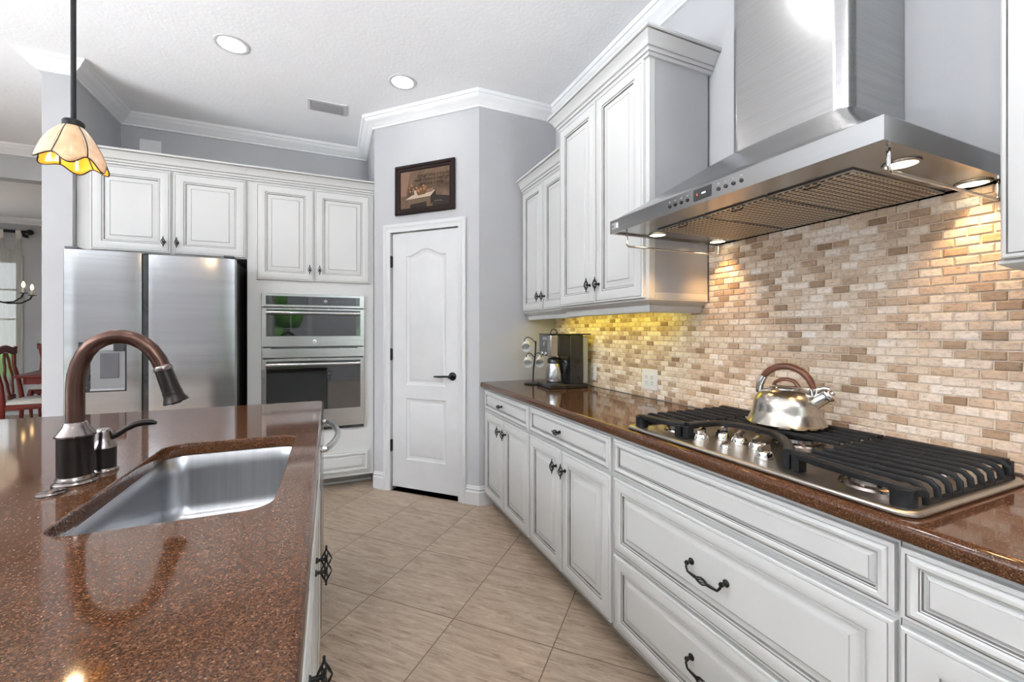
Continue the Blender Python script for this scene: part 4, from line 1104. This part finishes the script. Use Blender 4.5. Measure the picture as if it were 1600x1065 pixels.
t = thing('ceiling_vent', 'small white slotted air vent in the ceiling', 'vent', (-0.022, 3.53, ZC - 0.006))
f = MB(); a = [(-0.160, 3.445), (0.118, 3.445), (0.118, 3.615), (-0.160, 3.615)]; c_ = (-0.021, 3.53)
def sc(d_): return [(c_[0] + (x - c_[0]) * (0.139 - d_) / 0.139, c_[1] + (y - c_[1]) * (0.085 - d_) / 0.085) for x, y in a]
f.loft([[(x, y, z) for x, y in sc(d_)] for d_, z in ((0, ZC - 0.0005), (0.002, ZC - 0.006), (0.020, ZC - 0.008), (0.022, ZC - 0.002))], False, True)
f.build('frame', M['trim'], t)
for k in range(9):
    y = 3.474 + k * 0.0140
    MB().add([(-0.135, y, ZC - 0.002), (0.093, y, ZC - 0.002), (0.093, y + 0.010, ZC - 0.0095), (-0.135, y + 0.010, ZC - 0.0095), (-0.135, y + 0.001, ZC - 0.002), (0.093, y + 0.001, ZC - 0.002), (0.093, y + 0.011, ZC - 0.0095), (-0.135, y + 0.011, ZC - 0.0095)], [(0, 1, 2, 3), (4, 5, 6, 7), (0, 1, 5, 4), (2, 3, 7, 6)]).build('louvre', M['greyplastic'], t)

def recessed(label, x, y, power=6.5):
    t = thing('recessed_light', label, 'ceiling light', (x, y, ZC - 0.004), 'recessed ceiling lights')
    MB().lathe([(0.092, -0.0003), (0.091, -0.004), (0.078, -0.007), (0.072, -0.004), (0.070, -0.0015)], (x, y, ZC), 40, cap0=False, cap1=False).build('trim_ring', M['trim'], t, smooth=40)
    MB().lathe([(0.0715, 0), (0.0, -0.0015)], (x, y, ZC - 0.003), 36, cap0=False).build('lens', M['lamp_cool'], t)
    d = bpy.data.lights.new('can_lamp', 'AREA'); d.shape = 'DISK'; d.size = 0.13; d.energy = power; d.color = (1.0, 0.985, 0.97)
    o = bpy.data.objects.new('can_lamp', d); o.location = (x, y, ZC - 0.016); COL.objects.link(o)
recessed('glowing round recessed ceiling light nearer the hanging lamp', -0.544, 2.985, 1.2)
recessed('glowing round recessed ceiling light nearer the pantry corner', 0.456, 2.972, 0.8)
recessed('recessed ceiling light over the aisle beside the cooktop, above the frame', 0.456, 1.25)
recessed('recessed ceiling light over the island sink, above the frame', -0.544, 1.25)
recessed('recessed ceiling light behind the camera, over the aisle', 0.456, -0.9)
recessed('recessed ceiling light behind the camera, over the island end', -0.544, -0.9)

# ------------------------------------------------------------------ pendant lamp
PX, PY = -0.928, 2.205
t = thing('pendant_lamp', 'hanging lamp with a flower-shaped cream and amber glass shade', 'pendant lamp', (PX, PY, 1.87))
MB().tube([(PX, PY, 2.085), (PX, PY, ZC - 0.022)], 0.0085, 12).lathe([(0.060, 0), (0.058, 0.010), (0.020, 0.022)], (PX, PY, ZC - 0.0225), 24).build('stem', M['blackmetal'], t, smooth=50)
MB().lathe([(0.031, 2.058), (0.033, 2.062), (0.033, 2.082), (0.028, 2.088), (0.012, 2.094)], (PX, PY, 0), 24).build('cap', M['blackmetal'], t, smooth=40)
NP = 6
ROT = math.radians(-74)
DROOP = [0.012, 0.020, 0.002, 0.0, -0.006, -0.002]
def shade_pt(th, q):
    """q 0..1 from the cap down to the wavy rim of the open flower"""
    ph = (th - ROT) / (2 * PI) * NP
    k = int(math.floor(ph + 0.5)); f = ph - k                   # f -0.5..0.5 across a petal
    w = math.cos(PI * f) ** 2
    dr = DROOP[k % NP] * w
    R = 0.028 + (0.066 + 0.016 * w - dr * 0.5) * q ** 0.80 + 0.006 * w * math.sin(PI * q)
    z = 2.064 - (0.118 + 0.010 * w + dr) * q - 0.028 * q ** 3 + 0.012 * q * q * (1 - w)
    return Vector((PX + R * math.cos(th), PY + R * math.sin(th), z))
for k in range(NP):
    a0 = ROT + 2 * PI * (k - 0.5) / NP; a1 = ROT + 2 * PI * (k + 0.5) / NP
    mb = MB(); n1 = 16; n2 = 14
    vs = [shade_pt(a0 + 1e-4 + (a1 - a0 - 2e-4) * i / n1, j / n2) for i in range(n1 + 1) for j in range(n2 + 1)]
    mb.add(vs, [(i * (n2 + 1) + j, (i + 1) * (n2 + 1) + j, (i + 1) * (n2 + 1) + j + 1, i * (n2 + 1) + j + 1) for i in range(n1) for j in range(n2)])
    o = mb.build('petal', [M['glass_inner'], M['glass_amber' if k % 2 == 0 else 'glass_cream']], t, smooth=180, recalc=False)
    so = o.modifiers.new('thick', 'SOLIDIFY'); so.thickness = 0.002; so.material_offset = 1
lead = MB()
lead.tube([shade_pt(2 * PI * i / 120, 1.0) for i in range(120)], 0.0026, 6, closed=True)
for k in range(NP):
    a = ROT + 2 * PI * (k - 0.5) / NP
    lead.tube([shade_pt(a + 0.10 * math.sin(PI * j / 12), j / 12) for j in range(13)], 0.0032, 6)
lead.build('lead_came', M['lead'], t, smooth=60)
bl = MB().ball((PX, PY, 1.950), 0.017, 16, sz=1.25).build('bulb', M['bulb'], t, smooth=180)
MB().tube([(PX, PY, 1.985), (PX, PY, 2.06)], 0.014, 12).build('socket', M['blackmetal'], t, smooth=50)
d = bpy.data.lights.new('pendant_bulb', 'POINT'); d.energy = 2.2; d.color = (1.0, 0.76, 0.45); d.shadow_soft_size = 0.022
o = bpy.data.objects.new('pendant_bulb', d); o.location = (PX, PY, 1.915); COL.objects.link(o)

# ------------------------------------------------------------------ island
IX = -0.037
SX0, SX1, SY0, SY1, SR = -0.482, -0.114, 1.013, 1.692, 0.055
w = MB()
def irect(d_): return [(x, y) for x, y in rrect(-1.46 + d_, -0.0305 - d_, -0.32 + d_, 2.473 - d_, 0.03 - d_ * 0.5, 4)]
def srect(d_): return rrect(SX0 - d_, SX1 + d_, SY0 - d_, SY1 + d_, SR + d_, 8)
OUT = [(0.012, 0.894), (0.004, 0.892), (0.0005, 0.887), (0.0, 0.880), (0.0, 0.868), (0.001, 0.861), (0.006, 0.8565)]
INN = [(0.004, 0.894), (0.001, 0.8925), (0.0, 0.889), (0.0, 0.8565)]
w.loft([[(x, y, z) for x, y in irect(d_)] for d_, z in OUT], False, False)
w.loft([[(x, y, z) for x, y in srect(d_)] for d_, z in INN], False, False)
for lo, li in ((OUT[0], INN[0]), (OUT[-1], INN[-1])):
    A_, B_ = irect(lo[0]), srect(li[0])
    tri = geometry.tessellate_polygon([[Vector((x, y, 0)) for x, y in A_], [Vector((x, y, 0)) for x, y in B_]])
    w.add([(x, y, lo[1]) for x, y in A_ + B_], [tuple(q) for q in tri])
wk = w.build('island_worktop', M['quartz'], smooth=40, weld=True, flat=True)
tag(wk, 'speckled brown quartz island worktop with a sink cut-out', 'worktop')

t = thing('kitchen_sink', 'undermounted stainless single-bowl sink in the island worktop', 'sink', (-0.298, 1.352, 0.64))
s_ = MB()
def bw(d_, z, r): return [(x, y, z) for x, y in rrect(SX0 - d_, SX1 + d_, SY0 - d_, SY1 + d_, r, 8)]
s_.loft([bw(0.030, 0.8555, 0.07), bw(0.007, 0.8555, 0.060), bw(0.005, 0.853, 0.060), bw(0.001, 0.80, 0.060), bw(-0.004, 0.700, 0.060), bw(-0.010, 0.672, 0.058), bw(-0.022, 0.656, 0.055), bw(-0.045, 0.650, 0.05), bw(-0.13, 0.646, 0.03)], False, True)
so_ = s_.build('bowl', M['sinksteel'], t, smooth=50, recalc=False)
dr = MB().lathe([(0.045, 0.0), (0.044, 0.003), (0.036, 0.003), (0.030, -0.001), (0.0, -0.002)], (-0.298, 1.352, 0.6475), 28).build('drain', M['chrome'], t, smooth=40)

FXc, FYc = -0.569, 1.360
t = thing('kitchen_faucet', 'bronze gooseneck pull-down faucet on the island beside the sink', 'faucet', (FXc, FYc, 0.894))
MB().lathe([(0.041, 0.894), (0.042, 0.898), (0.038, 0.902), (0.0355, 0.903), (0.0355, 0.908), (0.0335, 0.911), (0.0330, 0.914)], (FXc, FYc, 0), 32).build('base_ring', M['pewter'], t, smooth=40)
MB().lathe([(0.0325, 0.912), (0.0328, 0.950), (0.0328, 1.008), (0.0335, 1.012)], (FXc, FYc, 0), 32).build('body', M['bronze'], t, smooth=40)
MB().lathe([(0.0370, 1.008), (0.0375, 1.012), (0.032, 1.020), (0.0245, 1.032), (0.0215, 1.040), (0.019, 1.042)], (FXc, FYc, 0), 32).build('shoulder', M['pewter'], t, smooth=40)
pts = [(-0.569, 1.036), (-0.569, 1.08), (-0.569, 1.125), (-0.567, 1.155), (-0.561, 1.182), (-0.551, 1.207), (-0.537, 1.227), (-0.518, 1.2405), (-0.498, 1.2475), (-0.478, 1.2480), (-0.458, 1.2425), (-0.438, 1.2305), (-0.421, 1.213), (-0.407, 1.189), (-0.3985, 1.166)]
MB().tube([(x, FYc, z) for x, z in pts], 0.0175, 20).build('gooseneck', M['copper'], t, smooth=60)
a = Vector((-0.3990, FYc, 1.168)); b_ = Vector((-0.3700, FYc, 1.0765)); ax = (b_ - a).normalized(); L = (b_ - a).length
MB().lathe([(0.0185, -0.004), (0.0205, 0.0), (0.0205, 0.006), (0.0190, 0.009)], a, 28, axis=ax).build('collar', M['pewter'], t, smooth=40)
hd_ = MB().lathe([(0.0188, 0.008), (0.0198, 0.03), (0.0208, 0.060), (0.0212, 0.068)], a, 28, axis=ax).build('spray_head', M['bronze'], t, smooth=40)
MB().lathe([(0.0214, 0.066), (0.0222, 0.069), (0.0214, 0.073), (0.0225, 0.080), (0.0270, 0.090), (0.0285, 0.094), (0.026, 0.0965), (0.012, 0.097), (0.012, 0.100), (0.0, 0.100)], a, 28, axis=ax).build('spray_nozzle', M['bronze'], t, smooth=40)

HXc, HYc = -0.549, 1.447
t = thing('faucet_handle', 'bronze single-lever faucet control standing behind the faucet', 'faucet handle', (HXc, HYc, 0.894))
MB().lathe([(0.031, 0.894), (0.031, 0.898), (0.0275, 0.901), (0.027, 0.904)], (HXc, HYc, 0), 28).build('base_ring', M['pewter'], t, smooth=40)
MB().lathe([(0.0255, 0.903), (0.0260, 0.950), (0.0262, 0.958)], (HXc, HYc, 0), 28).build('body', M['bronze'], t, smooth=40)
MB().lathe([(0.0275, 0.956), (0.0265, 0.962), (0.021, 0.972), (0.0175, 0.988), (0.0175, 0.998), (0.0160, 1.002), (0.0135, 1.005), (0.0, 1.0055)], (HXc, HYc, 0), 28).build('dome', M['pewter'], t, smooth=40)
MB().tube([(HXc + 0.010, HYc, 0.978), (HXc + 0.024, HYc, 0.985), (HXc + 0.045, HYc, 1.000), (HXc + 0.066, HYc, 1.011), (HXc + 0.084, HYc, 1.0145), (HXc + 0.101, HYc, 1.0135), (HXc + 0.112, HYc, 1.011)], [0.0085, 0.0078, 0.0076, 0.0080, 0.0088, 0.0080, 0.004], 12).build('lever', M['bronze'], t, smooth=60)
hp_ = MB(); cH = Vector((-0.578, 1.284, 0.8942)); e1 = Vector((0.30, 0.30, 0)).normalized()
e1 = Vector((-0.5955 + 0.5606, 1.2671 - 1.301, 0)).normalized(); e2 = Vector((-e1.y, e1.x, 0))
def ell(r, z): return [cH + e1 * (0.027 * r * math.cos(2 * PI * k / 28)) + e2 * (0.021 * r * math.sin(2 * PI * k / 28)) + Vector((0, 0, z)) for k in range(28)]
hp_.loft([ell(1, 0), ell(1.0, 0.003), ell(0.85, 0.006), ell(0.5, 0.0075), ell(0.42, 0.0065), ell(0.2, 0.0065)])
o = hp_.build('hole_cover', M['pewter'], smooth=40); tag(o, 'small oval metal hole cover on the worktop in front of the faucet', 'hole cover')

# island cabinets: fronts face the aisle (+x)
UI = Vector((0, -1, 0)); NI = Vector((1, 0, 0)); FI = IX - 0.020
def ifront(name, parent, y0, y1, z0, z1): return front(name, parent, (FI, y1, z0), UI, NI, y1 - y0, z1 - z0)
def island_cabinet(label, y0, y1, split, kys, topk=True):
    t = thing('island_cabinet', label, 'cabinet', (-0.35, (y0 + y1) / 2, 0), 'island base cabinets')
    c_ = MB().box(-0.90, FI, y0 + 0.0008, y1 - 0.0008, 0.10, 0.118).box(-0.90, -0.88, y0 + 0.0008, y1 - 0.0008, 0.118, 0.853)
    c_.box(-0.88, FI, y0 + 0.0008, y0 + 0.018, 0.118, 0.853).box(-0.88, FI, y1 - 0.018, y1 - 0.0008, 0.118, 0.853)
    c_.box(FI - 0.018, FI, y0 + 0.018, y1 - 0.018, 0.118, 0.853)
    c_.build('carcass', M['cab'], t)
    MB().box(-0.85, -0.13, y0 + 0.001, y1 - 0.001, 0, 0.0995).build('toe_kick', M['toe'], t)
    ifront('drawer', t, y0 + 0.006, y1 - 0.006, 0.704, 0.842)
    for (a, b_), ky in zip(((y0 + 0.006, split - 0.003), (split + 0.003, y1 - 0.006)), kys):
        p = ifront('door', t, a, b_, 0.105, 0.688)
        inst(KNOB, 'knob', p, (FI + 0.0205, ky, 0.645), (0, 0, PI / 2))
island_cabinet('white island cabinet near the lower frame edge, its knobs seen edge-on', 0.37, 0.795 + 0.0, 0.585, (0.553, 0.617)) if False else None
island_cabinet('white island cabinet with a pair of black knobs, midway along the island', 0.99, 1.775, 1.218, (1.186, 1.250))
island_cabinet('white island cabinet nearest the lower frame edge, black knobs seen large', 0.40, 0.99, 0.797, (0.768, 0.826))
island_cabinet('white island cabinet beside the camera, below the frame', -0.28, 0.40, 0.06, (0.02, 0.10))
o = MB().box(-0.90, FI + 0.018, 2.398, 2.440, 0.0, 0.855).build('end_panel', M['cab'], bevel=0.001); tag(o, 'white panel closing the far end of the island beside the dishwasher', 'panel')

t = thing('dishwasher', 'stainless dishwasher in the island with a bowed bar handle', 'dishwasher', (-0.35, 2.085, 0))
MB().box(-0.64, FI + 0.0, 1.780, 2.392, 0.10, 0.850).build('tub', M['darkgrey'], t)
MB().box(-0.62, -0.13, 1.790, 2.385, 0.0, 0.099).build('toe_kick', M['blackplastic'], t)
dd = MB().box(FI + 0.0005, IX + 0.004, 1.782, 2.390, 0.11, 0.846).build('door', M['steel'], t, bevel=0.004)
hpt = []
for k in range(17):
    q = k / 16; hpt.append((IX + 0.020 + 0.048 * math.sin(PI * q) ** 0.8, 1.815 + 0.545 * q, 0.800))
MB().tube(hpt, 0.0125, 14).build('handle', M['steelh'], dd, smooth=60)
hb = MB()
for y in (1.815, 2.360): hb.tube([(IX + 0.003, y, 0.800), (IX + 0.024, y, 0.800)], 0.013, 14)
hb.build('handle_post', M['chrome'], dd, smooth=40)

# ------------------------------------------------------------------ dining room seen through the opening
def local_root(name, label, cat, group=None):
    return thing(name, label, cat, (0, 0, 0), group)
def dining_chair(label, x, y, rot):
    t = local_root('dining_chair', label, 'chair', 'dining chairs')
    # local frame: back at -x, facing +x
    for s_ in (-1, 1):
        yb = 0.215 * s_
        MB().tube([(-0.20, yb * 0.95, 0.0), (-0.215, yb, 0.22), (-0.205, yb, 0.46), (-0.225, yb * 0.93, 0.66), (-0.265, yb * 0.90, 0.86), (-0.275, yb * 1.0, 1.02), (-0.265, yb * 1.10, 1.085)], [0.016, 0.018, 0.023, 0.019, 0.018, 0.020, 0.016], 10).build('back_post', M['cherry'], t, smooth=60)
        MB().tube([(0.205, 0.215 * s_, 0.44), (0.235, 0.225 * s_, 0.36), (0.215, 0.22 * s_, 0.18), (0.205, 0.215 * s_, 0.03), (0.225, 0.22 * s_, 0.0)], [0.030, 0.034, 0.020, 0.015, 0.022], 10).build('leg', M['cherry'], t, smooth=60)
    cr = MB(); loops = []
    for k in range(13):
        q = -1 + k / 6; yy = 0.245 * q; zz = 1.040 + 0.045 * math.cos(PI * q) * 0.6 + 0.035 * abs(q) ** 3; h_ = 0.040
        loops.append([(-0.282, yy, zz - h_), (-0.252, yy, zz - h_), (-0.256, yy, zz + h_), (-0.280, yy, zz + h_)])
    cr.loft(loops); cr.build('crest_rail', M['cherry'], t, bevel=0.006)
    sp = MB(); n = 14
    for sx in (-1, 1):
        loops = []
        for k in range(n + 1):
            q = k / n; zz = 0.50 + 0.52 * q; yc = sx * (0.020 + 0.045 * math.sin(PI * q) ** 2 + 0.02 * math.sin(3 * PI * q) ** 2); xo = -0.215 - 0.05 * q
            loops.append([(xo - 0.008, yc - 0.016, zz), (xo + 0.008, yc - 0.016, zz), (xo + 0.008, yc + 0.016, zz), (xo - 0.008, yc + 0.016, zz)])
        sp.loft(loops)
    sp.box(-0.225, -0.205, -0.07, 0.07, 0.49, 0.54).build('splat', M['cherry'], t, bevel=0.003)
    MB().box(-0.205, 0.225, -0.225, 0.225, 0.385, 0.445).build('seat_rail', M['cherry'], t, bevel=0.012)
    c_ = MB(); 
    c_.loft([[(x, y_, z) for x, y_ in rrect(-0.20 + d_, 0.225 - d_, -0.222 + d_, 0.222 - d_, 0.04, 5)] for d_, z in ((0.0, 0.446), (-0.002, 0.465), (0.012, 0.485), (0.05, 0.497), (0.12, 0.502))])
    c_.build('seat_cushion', M['cushion'], t, smooth=60)
    t.location = (x, y, 0); t.rotation_euler = (0, 0, rot)
    return t
dining_chair('cherry wood dining chair with cream seat at the left frame edge', -3.14, 6.73, math.radians(7))
dining_chair('cherry wood dining chair at the far end of the table beside the white pillar', -3.71, 8.38, math.radians(-75))
t = local_root('dining_table', 'glossy cherry wood dining table in the room beyond the kitchen', 'table')
MB().prism(rrect(-0.55, 0.75, -0.85, 0.85, 0.05), 0.735, 0.762).build('table_top', M['cherry'], t, bevel=0.006)
MB().prism(rrect(-0.49, 0.69, -0.79, 0.79, 0.05), 0.655, 0.734).build('apron', M['cherry'], t)
MB().lathe([(0.20, 0.0), (0.21, 0.04), (0.12, 0.10), (0.08, 0.18), (0.12, 0.30), (0.13, 0.42), (0.08, 0.52), (0.13, 0.60), (0.20, 0.654)], (0.1, -0.35, 0), 24).build('pedestal', M['cherry'], t, smooth=40)
MB().lathe([(0.20, 0.0), (0.21, 0.04), (0.12, 0.10), (0.08, 0.18), (0.12, 0.30), (0.13, 0.42), (0.08, 0.52), (0.13, 0.60), (0.20, 0.654)], (0.1, 0.35, 0), 24).build('pedestal', M['cherry'], t, smooth=40)
t.location = (-2.93, 7.50, 0); t.rotation_euler = (0, 0, math.radians(13))

CHX, CHY = -3.97, 7.40
t = thing('chandelier', 'dark iron candle chandelier glowing above the dining table', 'chandelier', (CHX, CHY, 1.66))
MB().tube([(CHX, CHY, 1.68), (CHX, CHY, ZC - 0.01)], 0.012, 10).ball((CHX, CHY, 1.68), 0.035).ball((CHX, CHY, 2.05), 0.030).build('stem', M['blackmetal'], t, smooth=60)
for k in range(6):
    a = math.radians(-14 + 60 * k); dv = Vector((math.cos(a), math.sin(a), 0)); c0 = Vector((CHX, CHY, 0))
    def cp_(r, z): return c0 + dv * r + Vector((0, 0, z))
    ar = MB().tube([cp_(0.02, 1.72), cp_(0.10, 1.66), cp_(0.22, 1.625), cp_(0.34, 1.635), cp_(0.42, 1.69), cp_(0.44, 1.735)], 0.009, 8).build('arm', M['blackmetal'], t, smooth=60)
    MB().lathe([(0.012, 1.735), (0.046, 1.745), (0.040, 1.750), (0.016, 1.752)], c0 + dv * 0.44, 16).build('bobeche', M['blackmetal'], ar, smooth=50)
    MB().lathe([(0.014, 1.752), (0.014, 1.815), (0.0, 1.816)], c0 + dv * 0.44, 12).build('candle_sleeve', M['candle'], ar, smooth=40)
    MB().lathe([(0.008, 1.816), (0.018, 1.845), (0.010, 1.880), (0.0, 1.895)], c0 + dv * 0.44, 12).build('bulb', M['bulb'], ar, smooth=60)
d = bpy.data.lights.new('chandelier_glow', 'POINT'); d.energy = 3; d.color = (1.0, 0.82, 0.6); d.shadow_soft_size = 0.3
o = bpy.data.objects.new('chandelier_glow', d); o.location = (CHX, CHY, 2.3); COL.objects.link(o)

t = thing('curtain_rod', 'dark curtain rod with round finial above the dining window', 'curtain rod', (-4.9, YD - 0.09, 2.765))
MB().tube([(-5.65, YD - 0.09, 2.765), (-4.22, YD - 0.09, 2.765)], 0.022, 12).build('rod', M['blackmetal'], t, smooth=50)
MB().ball((-4.185, YD - 0.09, 2.765), 0.042, 14).build('finial', M['blackmetal'], t, smooth=180)
MB().box(-4.27, -4.245, YD - 0.085, YD - 0.001, 2.69, 2.735).box(-4.268, -4.247, YD - 0.10, YD - 0.08, 2.69, 2.746).build('bracket', M['blackmetal'], t)
t = thing('curtain', 'sheer cream tab-top curtain over the bright dining window', 'curtain', (-4.9, YD - 0.09, 0.05))
cu = MB(); n = 160; cx0, cx1 = -5.55, -4.285
def cpnt(i, z):
    q = i / n; x = cx0 + (cx1 - cx0) * q
    return (x, YD - 0.09 + 0.022 * math.sin(q * 70) + 0.008 * math.sin(q * 173), z)
rows = [0.06, 0.8, 1.6, 2.2, 2.48]
tabs = 6
def topz(i):
    ph = (i / n * tabs) % 1.0
    return 2.50 + 0.20 * max(0.0, abs(2 * ph - 1) * 1.6 - 0.6) ** 1.2
vs = [cpnt(i, z) for i in range(n + 1) for z in rows] ; k = len(rows)
cu.add(vs, [(i * k + j, (i + 1) * k + j, (i + 1) * k + j + 1, i * k + j + 1) for i in range(n) for j in range(k - 1)])
cu.add([p for i in range(n + 1) for p in (cpnt(i, 2.48), cpnt(i, topz(i)))], [(i * 2, i * 2 + 2, i * 2 + 3, i * 2 + 1) for i in range(n)])
cu.build('panel', M['sheer'], t, smooth=180, recalc=False)
for k in range(tabs + 1):
    x = cx0 + (cx1 - cx0) * k / tabs
    x = min(max(x, cx0 + 0.02), cx1 - 0.02)
    lp = [(YD - 0.09 + 0.026 * math.cos(a), 2.765 + 0.027 * math.sin(a)) for a in [PI * (1.15 - 1.3 * j / 10) for j in range(11)]]
    lp = [(YD - 0.112, 2.66)] + lp + [(YD - 0.068, 2.66)]
    MB().add([(xx, y, z) for y, z in lp for xx in (x - 0.03, x + 0.03)], [(j * 2, j * 2 + 1, j * 2 + 3, j * 2 + 2) for j in range(len(lp) - 1)]).build('tab', M['cushion'], t, smooth=60)
